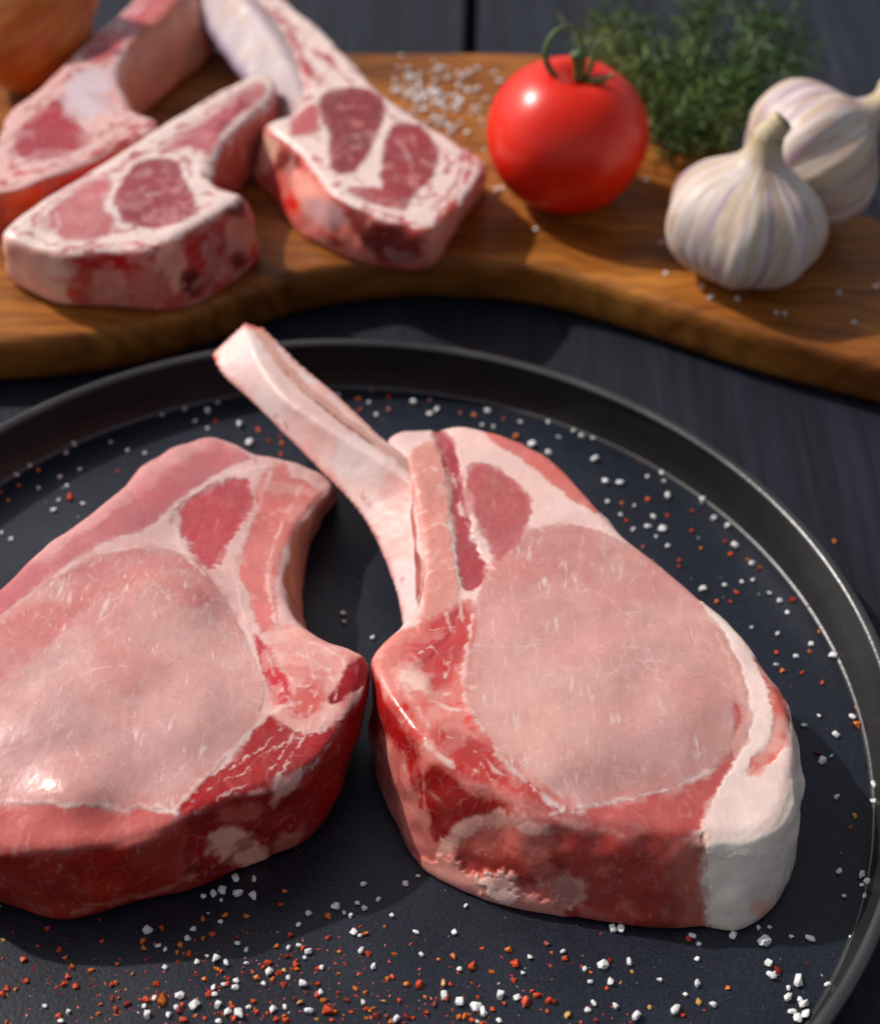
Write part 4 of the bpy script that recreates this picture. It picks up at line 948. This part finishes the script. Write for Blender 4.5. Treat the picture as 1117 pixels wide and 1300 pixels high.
# garlic
def garlic(label, centre, R, axis, spin, seed, stem_bend, squash=0.80, lobes=9):
    g = empty('garlic_bulb', (centre[0], centre[1], BZ)); tag(g, label, 'garlic', 'garlic bulbs on the board')
    rng = np.random.default_rng(seed)
    phs = np.sort(np.linspace(0, 2 * math.pi, lobes, endpoint=False) + rng.uniform(-0.18, 0.18, lobes)); ws = rng.uniform(0.85, 1.2, lobes)
    PR = catmull([(0.02, -0.52), (0.16, -0.60), (0.34, -0.70), (0.66, -0.64), (0.92, -0.38), (1.0, -0.05), (0.94, 0.24), (0.74, 0.50), (0.47, 0.68), (0.29, 0.82), (0.21, 0.98), (0.19, 1.12)], 8, False)
    PR[:, 1] *= squash / 0.74
    def fn(u, ph):
        k = u * (len(PR) - 1); i0 = min(int(k), len(PR) - 2); r, z = PR[i0] + (PR[i0 + 1] - PR[i0]) * (k - i0)
        d = ((ph - phs + math.pi) % (2 * math.pi) - math.pi) / ws
        b = np.exp(-(d / (0.62 * math.pi / lobes)) ** 2 * 1.1)
        bulge = (b ** 5).sum() ** 0.2
        env = math.sin(min(max(u * 1.12, 0.04), 0.97) * math.pi) ** 0.8
        rr = r * (0.895 + 0.105 * bulge * env + 0.13 * (1 - env))
        rr *= 1 + 0.006 * math.sin(ph * 31 + 5 * u) * env
        return (R * rr * math.cos(ph), R * rr * math.sin(ph), R * z)
    nu, nv = 72, 144
    V, Fc = grid_mesh(fn, nu, nv)
    PH = np.tile(np.arange(nv) / nv * 2 * math.pi, nu + 1); UU = np.repeat(np.arange(nu + 1) / nu, nv)
    cyl = np.stack([np.cos(PH) * 1.0, np.sin(PH) * 1.0, UU * 0.18], 1)
    C = np.tile(lin((212, 196, 188)), (len(V), 1))
    st = fbm(cyl, 6.0, seed, 3); C = paint(C, sstep(0.0, 0.4, st), (172, 144, 160), 0.85)
    st = fbm(cyl, 4.0, seed + 3, 3); C = paint(C, sstep(0.1, 0.5, st), (204, 182, 142), 0.6)
    st = fbm(cyl, 22.0, seed + 6, 2); C = paint(C, sstep(0.1, 0.6, st), (228, 220, 214), 0.5)
    C = paint(C, sstep(0.30, 0.55, fbm(cyl * [1, 1, 4], 9.0, seed + 9, 3)), (176, 140, 104), 0.5)
    C = paint(C, sstep(0.80, 1.0, UU), (200, 182, 136), 0.85)
    C = paint(C, 1 - sstep(0.0, 0.12, UU), (150, 116, 70), 0.9)
    Vw = place(V, axis, spin, centre)
    dz = BZ + 0.02 - Vw[:, 2].min(); Vw[:, 2] += dz; cen = np.asarray(centre, float) + [0, 0, dz]
    raw_mesh('bulb', Vw, Fc, normals(Vw, Fc), C, VEG, g)
    top_ = R * 1.12 * squash / 0.74
    pts = [(0, 0, top_ - 0.3), (0.0, 0, top_), (stem_bend[0] * 0.25, stem_bend[1] * 0.25, top_ + 0.22), (stem_bend[0] * 0.6, stem_bend[1] * 0.6, top_ + 0.5), (stem_bend[0], stem_bend[1], top_ + 0.75)]
    pc = catmull(pts, 6, False); n = len(pc)
    V, Fc = tube(place(pc, axis, spin, cen), list(np.linspace(0.57, 0.42, n) * R / 3.0), 18)
    so = link('stem', me_from(V, Fc, 'stem'), mat_plain('garlic_stem', (0.56, 0.46, 0.30), 0.65, noise=0.3, nscale=500, bump=0.3), g)
    e = place([pc[-1] + (pc[-1] - pc[-2]) * 0.05], axis, spin, cen)[0]
    V, Fc = tube([e - np.array([0, 0, 0.0]), e + (place([pc[-1]], axis, spin, cen)[0] - place([pc[-2]], axis, spin, cen)[0]) * 0.15], [0.3 * R / 3, 0.16 * R / 3], 12)
    link('cut_end', me_from(V, Fc, 'cut'), mat_plain('garlic_cut', (0.22, 0.17, 0.11), 0.8, noise=0.3), so)
garlic('whole white garlic bulb in front, its dry stem pointing up', on_level((945, 280), BZ + 2.2), 3.12, (0.10, 0.10, 1), 0.3, 3, (-0.35, -0.1), 0.70, 7)
garlic('white garlic bulb behind, lying on its side with stem to the right', on_level((1030, 204), BZ + 2.6), 3.0, (0.80, 0.42, 0.42), 1.0, 8, (0.5, -0.2), 0.72, 7)

# onion
oc = on_level((32, 38), BZ + 2.7)
on = empty('onion', (oc[0], oc[1], BZ)); tag(on, 'brown onion at the back left beside the lamb chop', 'onion')
def of(u, ph):
    th = math.pi * u; r = math.sin(th) ** 0.9 if 0 < u < 1 else 0; z = -math.cos(th) * 0.92
    if u > 0.86: z += (u - 0.86) * 3.2; r = max(r, 0.10)
    r *= 1 + 0.012 * math.sin(9 * ph)
    return (3.0 * r * math.cos(ph), 3.0 * r * math.sin(ph), 3.0 * z)
V, Fc = grid_mesh(of, 48, 72)
PH = np.tile(np.arange(72) / 72 * 2 * math.pi, 49); UU = np.repeat(np.arange(49) / 48, 72); cyl = np.stack([np.cos(PH), np.sin(PH), UU * 0.3], 1)
C = np.tile(lin((196, 96, 32)), (len(V), 1)); C = paint(C, sstep(0.0, 0.5, fbm(cyl, 3, 5)), (176, 92, 62), 0.8); C = paint(C, sstep(0.1, 0.5, fbm(cyl, 14, 7)), (206, 140, 70), 0.5); C = paint(C, sstep(0.88, 1, UU), (120, 74, 30), 0.9)
Vw = place(V, (0.85, 0.35, 0.45), 0.5, oc); Vw[:, 2] += BZ + 0.02 - Vw[:, 2].min()
raw_mesh('skin', Vw, Fc, normals(Vw, Fc), C, mat_painted('onion_skin', rough=(0.3, 0.42), fine=500, bump=0.1), on)

# ------------------------------------------------------------------ herbs behind the tomato
herb = empty('herb_bunch', (*at([(880, 190)], BZ)[0][:2], BZ)); tag(herb, 'bunch of feathery dark green herb sprigs behind tomato and garlic', 'herbs')
LEAF = [mat_plain('herb_leaf_%s' % k, c, 0.5, noise=0.3, nscale=200) for k, c in (('deep', (0.045, 0.095, 0.018)), ('mid', (0.085, 0.16, 0.03)), ('pale', (0.17, 0.22, 0.055)))]
STEM = mat_plain('herb_stem', (0.09, 0.075, 0.03), 0.6)
rng = np.random.default_rng(12)
SPR = [((870, 190), 2.6, (745, 45), 5.0), ((870, 185), 2.4, (790, 30), 4.0), ((880, 180), 2.6, (840, 70), 5.5), ((880, 175), 2.4, (870, 20), 5.0), ((890, 180), 2.4, (905, -15), 4.5), ((890, 170), 2.6, (950, 10), 5.0),
       ((890, 175), 2.4, (1000, 30), 4.5), ((895, 185), 2.4, (1022, 55), 4.0), ((900, 190), 2.4, (985, 100), 5.0), ((860, 195), 2.4, (800, 110), 4.2), ((850, 200), 2.3, (830, 140), 4.5), ((880, 200), 2.3, (930, 110), 5.5),
       ((870, 200), 2.2, (890, 120), 5.8), ((905, 190), 2.3, (960, 60), 5.5), ((860, 180), 2.3, (770, 80), 3.4), ((880, 190), 2.3, (930, 50), 6.0), ((865, 185), 2.5, (880, 60), 6.0), ((850, 210), 2.2, (910, 175), 3.5), ((840, 205), 2.2, (880, 165), 3.6), ((900, 200), 2.3, (940, 150), 4.0), ((840, 180), 2.3, (815, 60), 4.4), ((905, 180), 2.4, (1010, 80), 3.6), ((850, 170), 2.4, (760, 25), 4.6), ((850, 170), 2.4, (800, 20), 5.0), ((845, 175), 2.4, (780, 60), 4.0), ((880, 150), 2.4, (880, -10), 5.5), ((890, 150), 2.4, (985, 20), 5.2)]
for i, (p0, z0, p1, z1) in enumerate(SPR):
    a_, b_ = at([p0], z0)[0], at([p1], z1)[0]
    mid_ = 0.5 * (a_ + b_) + np.array([rng.normal() * 0.7, rng.normal() * 0.7, 0.9])
    n = 22; t = np.linspace(0, 1, n)[:, None]
    pts = (1 - t) ** 2 * a_ + 2 * t * (1 - t) * mid_ + t * t * b_
    V, Fc = tube(pts, list(np.linspace(0.07, 0.025, n)), 6)
    so = link('sprig', me_from(V, Fc, 'sprig'), STEM, herb)
    V = []; Fc = []
    L = np.linalg.norm(b_ - a_)
    for k in range(int(28 * max(L, 3))):
        tt = rng.uniform(0.12, 1.0); q = (1 - tt) ** 2 * a_ + 2 * tt * (1 - tt) * mid_ + tt * tt * b_
        tg = b_ - a_; tg = tg / np.linalg.norm(tg)
        d = rng.normal(size=3); d /= np.linalg.norm(d); d = d + tg * 0.7; d /= np.linalg.norm(d)
        q = q + rng.normal(size=3) * 0.42
        ln = rng.uniform(0.5, 1.2); wd = rng.uniform(0.035, 0.075)
        sd_ = np.cross(d, rng.normal(size=3)); sd_ /= np.linalg.norm(sd_) + 1e-9
        c0 = len(V); bend = np.array([0, 0, -0.12 * ln])
        V += [q, q + d * ln * 0.45 + sd_ * wd, q + d * ln + bend, q + d * ln * 0.45 - sd_ * wd]
        Fc += [(c0, c0 + 1, c0 + 2), (c0, c0 + 2, c0 + 3)]
    lo = link('leaves', me_from(V, Fc, 'leaves', False), LEAF[[0, 1, 1, 0, 2][i % 5]] if i else LEAF[2], so)
    lo['kind'] = 'stuff'

# ------------------------------------------------------------------ salt crystals and chili flakes
def hull(pts, name, mats):
    bm = bmesh.new()
    for p in pts: bm.verts.new(Vector(p) * CM)
    r = bmesh.ops.convex_hull(bm, input=bm.verts)
    for v in [v for v in bm.verts if not v.link_faces]: bm.verts.remove(v)
    zm = min(v.co.z for v in bm.verts)
    for v in bm.verts: v.co.z -= zm
    me = bpy.data.meshes.new(name); bm.to_mesh(me); bm.free(); me.materials.append(mats); return me
rng = np.random.default_rng(77)
SALT = mat_plain('rock_salt', (0.80, 0.80, 0.82), 0.38, noise=0.06, nscale=900, bump=0.1, sss=0.4)
salt_me = []
for k in range(14):
    q = rng.normal(size=(22, 3)); q = q / np.linalg.norm(q, axis=1, keepdims=True) * rng.uniform(0.36, 0.55, (22, 1)); q = np.sign(q) * np.abs(q * 2) ** 0.8 * 0.5
    q *= np.array([1.0, rng.uniform(0.6, 0.95), rng.uniform(0.45, 0.75)]) * rng.uniform(0.85, 1.0, (22, 1))
    salt_me.append(hull(q, 'salt_crystal', SALT))
FL = [mat_plain('chili_%s' % n, c, 0.45, noise=0.3, nscale=600, bump=0.3) for n, c in (('red', (0.60, 0.060, 0.012)), ('orange', (0.72, 0.18, 0.02)), ('dark', (0.20, 0.016, 0.010)), ('seed', (0.62, 0.34, 0.08)))]
flake_me = {}
for mi in range(4):
    flake_me[mi] = []
    for k in range(6):
        n = 11; an = np.sort(rng.uniform(0, 2 * math.pi, n)); r = rng.uniform(0.28, 0.55, n); asp = rng.uniform(0.5, 1.0)
        q = np.stack([r * np.cos(an), r * np.sin(an) * asp, 0.10 * np.cos(2 * an + k) + rng.uniform(0, 0.14, n)], 1)
        q = np.vstack([q, q * [0.8, 0.8, 1] + [0, 0, rng.uniform(0.10, 0.2)]])
        flake_me[mi].append(hull(q, 'chili_flake', FL[mi]))
used_xy = {}
count = {}
def grain(name, me, px, size, z, label, cat, group):
    p = at([px], z)[0]
    key = cat
    for q in used_xy.setdefault(key, []):
        if (q[0] - p[0]) ** 2 + (q[1] - p[1]) ** 2 < (0.4 * size) ** 2: return None
    used_xy[key].append(p)
    o = bpy.data.objects.new(name, me); col.objects.link(o)
    o.location = Vector(p) * CM; o.rotation_euler = (rng.uniform(-0.15, 0.15), rng.uniform(-0.15, 0.15), rng.uniform(0, 6.28)); o.scale = (size,) * 3
    tag(o, label, cat, group); count[cat] = count.get(cat, 0) + 1
    return o
SZ = {0: 0.19, 1: 0.285, 2: 0.36}
SIZE_WORD = {0: 'small ', 1: 'medium ', 2: 'large '}
def where(label, x):
    return label.replace('in front of the chops', 'in front of the left chop' if x < 300 else ('in front, between the two chops' if x < 530 else 'in front of the right chop'))
def cv(lst, ox, oy, k): return [(ox + p[0] / k, oy + p[1] / k, *(p[2:] or (0,))) for p in lst]
salt_front = cv([(375, 163, 1), (490, 160), (475, 183), (419, 213), (402, 203), (525, 228), (545, 238, 1), (573, 248), (500, 243), (419, 256), (682, 270, 2), (668, 300), (599, 290), (541, 308), (545, 325), (596, 308), (567, 301), (456, 330, 1), (493, 352, 2), (553, 354, 1), (605, 376, 2), (577, 370, 1), (447, 357), (375, 379, 1), (115, 355), (174, 371), (157, 394), (366, 355), (392, 335), (428, 378), (691, 363, 1), (722, 358), (782, 369, 1), (767, 300, 1), (730, 282), (783, 217, 1), (757, 202), (770, 232), (730, 208), (757, 148), (782, 120), (850, 103, 1), (897, 169, 1), (905, 95), (920, 48), (958, 85), (990, 126), (923, 107), (889, 127), (872, 118), (946, 255), (919, 345), (915, 215), (1053, 168), (1027, 45), (1058, 26), (1068, 225), (812, 320), (815, 257), (624, 213), (602, 197), (625, 247), (539, 73, 1), (562, 62, 1), (603, 75, 1), (642, 80, 1), (597, 32, 1), (645, 34, 1), (560, 87), (517, 77), (560, 140), (1004, 390, 1), (556, 395), (630, 358), (911, 176)], 0, 1100, 1.9946) \
    + cv([(63, 103), (34, 170), (435, 161, 1), (457, 161, 1), (227, 232), (308, 219), (410, 253, 2), (477, 245, 1), (430, 297, 1), (380, 296), (208, 272), (47, 263), (555, 290), (650, 302, 1), (690, 354, 1), (619, 328), (595, 369, 1), (495, 386, 1), (443, 358), (386, 350), (372, 366), (151, 331, 1), (193, 335, 1), (46, 347, 2), (88, 360, 2), (107, 371, 1), (7, 330, 1), (148, 395), (92, 397), (365, 263), (742, 178, 1), (637, 180), (655, 198), (651, 237)], 560, 1100, 2.0054)
salt_right = cv([(822, 194, 2), (834, 156), (807, 158), (890, 180), (938, 185, 1), (831, 248, 1), (840, 282, 1), (852, 272), (907, 294, 2), (882, 311), (881, 337, 1), (912, 341), (921, 355, 2), (893, 374, 1), (925, 380, 2), (905, 390, 1), (982, 304), (1042, 181), (1068, 25, 1), (1085, 42, 1), (1070, 48), (1024, 78), (1012, 15, 1), (1076, 80)], 560, 1100, 2.0054) \
    + cv([(58, 195), (105, 228), (140, 284), (97, 383), (250, 427), (180, 485), (345, 483, 1), (88, 525), (285, 757), (216, 800), (437, 762, 1), (495, 806), (363, 847, 1), (300, 963, 1), (343, 940), (365, 1127), (540, 1080, 1), (540, 1150, 1)], 960, 700, 3.61)
salt_back = cv([(232, 92, 2), (272, 113, 1), (357, 70, 1), (337, 55), (385, 75), (298, 72), (272, 34), (202, 35), (118, 8, 1), (132, 45), (104, 42), (392, 130, 1), (418, 186, 1), (454, 190, 2), (524, 172), (560, 163, 1), (566, 184), (574, 223, 2), (663, 235, 1), (693, 277, 1), (727, 298, 1), (490, 247), (422, 237), (538, 276, 1), (525, 300, 1), (563, 306, 1), (488, 308), (547, 326), (575, 350, 1), (747, 349, 1), (790, 394, 1), (792, 435), (720, 448), (663, 459, 1), (834, 468, 1), (860, 487), (880, 518), (764, 440), (942, 598, 1), (902, 630), (993, 629, 1), (851, 653), (856, 574), (787, 556), (457, 270)], 560, 520, 2.005) \
    + cv([(542, 278), (565, 315), (680, 280, 1), (755, 300, 1), (730, 315, 1), (918, 305, 1), (1020, 340), (1105, 340), (900, 350), (935, 350), (1055, 415, 2), (1105, 437, 1), (445, 255), (465, 970), (555, 1020), (460, 942)], 250, 400, 2.482)
salt_left = cv([(265, 515, 1), (236, 548), (107, 592, 1), (60, 627), (215, 635), (240, 662), (138, 672), (286, 605), (209, 714), (192, 750, 1), (296, 727), (8, 830), (736, 400, 1), (772, 370), (692, 435), (575, 412), (655, 390), (849, 450, 1), (736, 460), (885, 513, 2), (454, 538), (395, 508), (515, 547), (42, 853)], 0, 380, 2.7925)
for lst, label, group in ((salt_front, 'salt crystal on the pan in front of the chops', 'salt crystals in front of the chops'), (salt_right, 'salt crystal on the pan along its right rim', 'salt crystals along the right rim'),
                          (salt_back, 'salt crystal on the pan behind the right chop', 'salt crystals behind the right chop'), (salt_left, 'salt crystal on the pan behind the left chop', 'salt crystals behind the left chop')):
    for x, y, k in lst:
        grain('salt_crystal', salt_me[rng.integers(14)], (x, y), SZ[k] * rng.uniform(0.85, 1.2), FLOOR_Z, SIZE_WORD[k] + 'white coarse ' + where(label, x), 'salt', group)
fl_front = cv([(828, 368, 2), (410, 340, 2), (399, 297, 1), (375, 340, 1), (550, 262, 1), (678, 245, 1), (560, 268), (585, 348), (720, 378), (720, 300), (805, 298), (902, 310), (1045, 385), (1060, 300, 1), (1075, 330), (1030, 300), (980, 285), (255, 350), (248, 375), (285, 298), (293, 362), (18, 393), (68, 290), (40, 313), (60, 238), (165, 295), (175, 280), (150, 210), (165, 232), (10, 187), (123, 158), (260, 190), (298, 248), (232, 263), (183, 255), (540, 172), (515, 183), (604, 180), (570, 126), (515, 135), (410, 157), (363, 190), (457, 200), (365, 207), (450, 218), (480, 222), (830, 127, 1), (722, 63), (711, 96), (623, 126), (700, 205), (735, 175), (720, 265), (710, 268), (858, 272), (860, 217), (935, 222), (1000, 222), (830, 182), (925, 172), (760, 348), (820, 340), (855, 320), (878, 340), (945, 360), (970, 345), (495, 380), (465, 390), (520, 385), (650, 370), (700, 385), (840, 390), (890, 370), (930, 385), (980, 380), (1010, 340), (1030, 380), (1080, 370), (1100, 350)], 0, 1100, 1.9946) \
    + cv([(32, 231), (80, 258, 1), (172, 215, 1), (185, 247, 1), (269, 197), (281, 222), (315, 236), (130, 269), (187, 290), (8, 302, 2), (24, 302), (95, 333), (215, 345, 1), (243, 330), (231, 318), (287, 347), (270, 370), (320, 378, 1), (272, 342), (60, 383), (45, 385), (130, 365), (160, 350), (420, 311), (457, 297), (485, 270), (428, 240), (380, 270), (530, 360), (655, 345), (615, 381), (730, 311), (630, 185), (395, 393)], 560, 1100, 2.0054)
for _ in range(50):
    fl_front.append((rng.normal(330, 170), rng.triangular(1190, 1295, 1310), 0))
fl_back = cv([(83, 15, 1), (190, 70, 1), (503, 130), (527, 230, 1), (460, 240), (471, 283), (638, 260), (577, 270), (637, 310), (722, 337, 1), (735, 370, 1), (660, 353), (603, 400), (605, 385), (780, 383), (810, 405), (751, 467, 1), (735, 490), (700, 490), (893, 485, 2), (938, 507), (961, 567), (917, 672), (867, 665), (936, 617), (970, 698), (515, 350)], 560, 520, 2.005) \
    + cv([(510, 265, 1), (605, 300, 1), (550, 240), (605, 260), (870, 318, 1), (830, 310), (965, 327), (735, 270), (455, 640), (195, 365), (230, 397, 1), (265, 385), (270, 412), (515, 300)], 250, 400, 2.482)
fl_right = cv([(288, 372), (240, 462), (90, 468), (118, 550), (208, 560), (303, 605), (455, 717), (460, 797, 1), (272, 925), (447, 1215), (428, 1265)], 960, 700, 3.61) + cv([(853, 267, 1)], 560, 1100, 2.0054)
fl_left = cv([(170, 560), (137, 610), (68, 660), (33, 712), (5, 685), (250, 705, 1), (417, 612), (915, 460), (957, 498, 1), (1000, 510), (765, 435), (995, 550)], 0, 380, 2.7925)
for lst, label, group in ((fl_front, 'chili flake on the pan in front of the chops', 'chili flakes in front of the chops'), (fl_back, 'chili flake on the pan behind the right chop', 'chili flakes behind the right chop'),
                          (fl_right, 'chili flake on the pan along its right rim', 'chili flakes along the right rim'), (fl_left, 'chili flake on the pan behind the left chop', 'chili flakes behind the left chop')):
    for x, y, k in lst:
        mi = rng.choice(4, p=[0.44, 0.36, 0.10, 0.10])
        grain('chili_flake', flake_me[mi][rng.integers(6)], (x, y), SZ[k] * rng.uniform(0.75, 1.3), FLOOR_Z, SIZE_WORD[k] + ('red ', 'orange ', 'dark red ', 'yellowish ')[mi] + where(label, x), 'chili flake', group)
o = grain('chili_flake', flake_me[1][0], (1059, 688), 0.22, 0.004, 'orange chili flake on the dark table beside the right rim', 'chili flake', None)
# salt on the board
sb_pile = cv([(805, 265, 1), (830, 285, 1), (890, 240), (995, 245), (1085, 248), (925, 265, 1), (1030, 300), (1060, 340, 1), (870, 300), (835, 320, 1), (890, 330, 1), (860, 350), (905, 355, 1), (930, 330), (770, 190), (760, 230), (745, 260), (770, 300), (790, 330), (820, 370), (880, 385), (920, 375), (950, 360), (960, 350), (930, 430, 1), (950, 440, 1), (870, 410), (900, 420), (1040, 410), (1050, 430), (1030, 380), (780, 345), (740, 310), (760, 320), (1050, 510), (1040, 560, 1), (1090, 650, 1), (1110, 640)], 220, 0, 2.66)
for _ in range(85): sb_pile.append((rng.normal(556, 27), rng.normal(122, 22), int(rng.random() < 0.35)))
sb_front = cv([(486, 490, 1), (638, 773), (660, 805, 1), (733, 807), (838, 845), (860, 846), (1005, 790), (1046, 870), (1105, 775), (528, 655), (190, 620), (540, 738)], 590, 0, 2.12)
for lst, label, group in ((sb_pile, 'white coarse salt crystal on the board between lamb chop and tomato', 'salt crystals heaped on the board'), (sb_front, 'white coarse salt crystal on the board around the garlic', 'salt crystals around the garlic')):
    for x, y, k in lst:
        grain('salt_crystal', salt_me[rng.integers(14)], (x, y), SZ[k] * rng.uniform(1.1, 1.5), BZ, SIZE_WORD[k] + label, 'salt', group)
# crumbs too small to pick apart
def dust(name, n, fn, z, size, mat, label, cat):
    V = []; Fc = []
    for _ in range(n):
        p = at([fn()], z)[0]
        if z < 1 and math.hypot(p[0], p[1]) > RF - 0.2: continue
        q = rng.normal(size=(4, 3)) * size * rng.uniform(0.5, 1.2); q[:, 2] = np.abs(q[:, 2]) * 0.6
        c0 = len(V); V += list(q + p); Fc += [(c0, c0 + 1, c0 + 2), (c0, c0 + 2, c0 + 3), (c0, c0 + 3, c0 + 1), (c0 + 1, c0 + 3, c0 + 2)]
    o = link(name, me_from(V, Fc, name, False), mat); tag(o, label, cat, kind='stuff')
fr = lambda: (rng.normal(330, 240), rng.triangular(1150, 1290, 1320))
ra = lambda: (rng.uniform(0, 1117), rng.uniform(480, 1310))
dust('chili_crumbs', 480, fr, FLOOR_Z, 0.035, FL[0], 'fine red chili crumbs strewn over the front of the pan', 'chili crumbs')
dust('chili_dust', 250, ra, FLOOR_Z, 0.03, FL[2], 'fine dark chili dust strewn all over the pan', 'chili crumbs')
dust('salt_dust', 260, ra, FLOOR_Z, 0.025, SALT, 'fine white salt dust strewn over the pan', 'salt')
dust('board_crumbs', 60, lambda: (rng.normal(860, 60), rng.normal(215, 12)), BZ, 0.07, FL[1], 'orange chili crumbs on the board beside the garlic', 'chili crumbs')
print('grains', count)
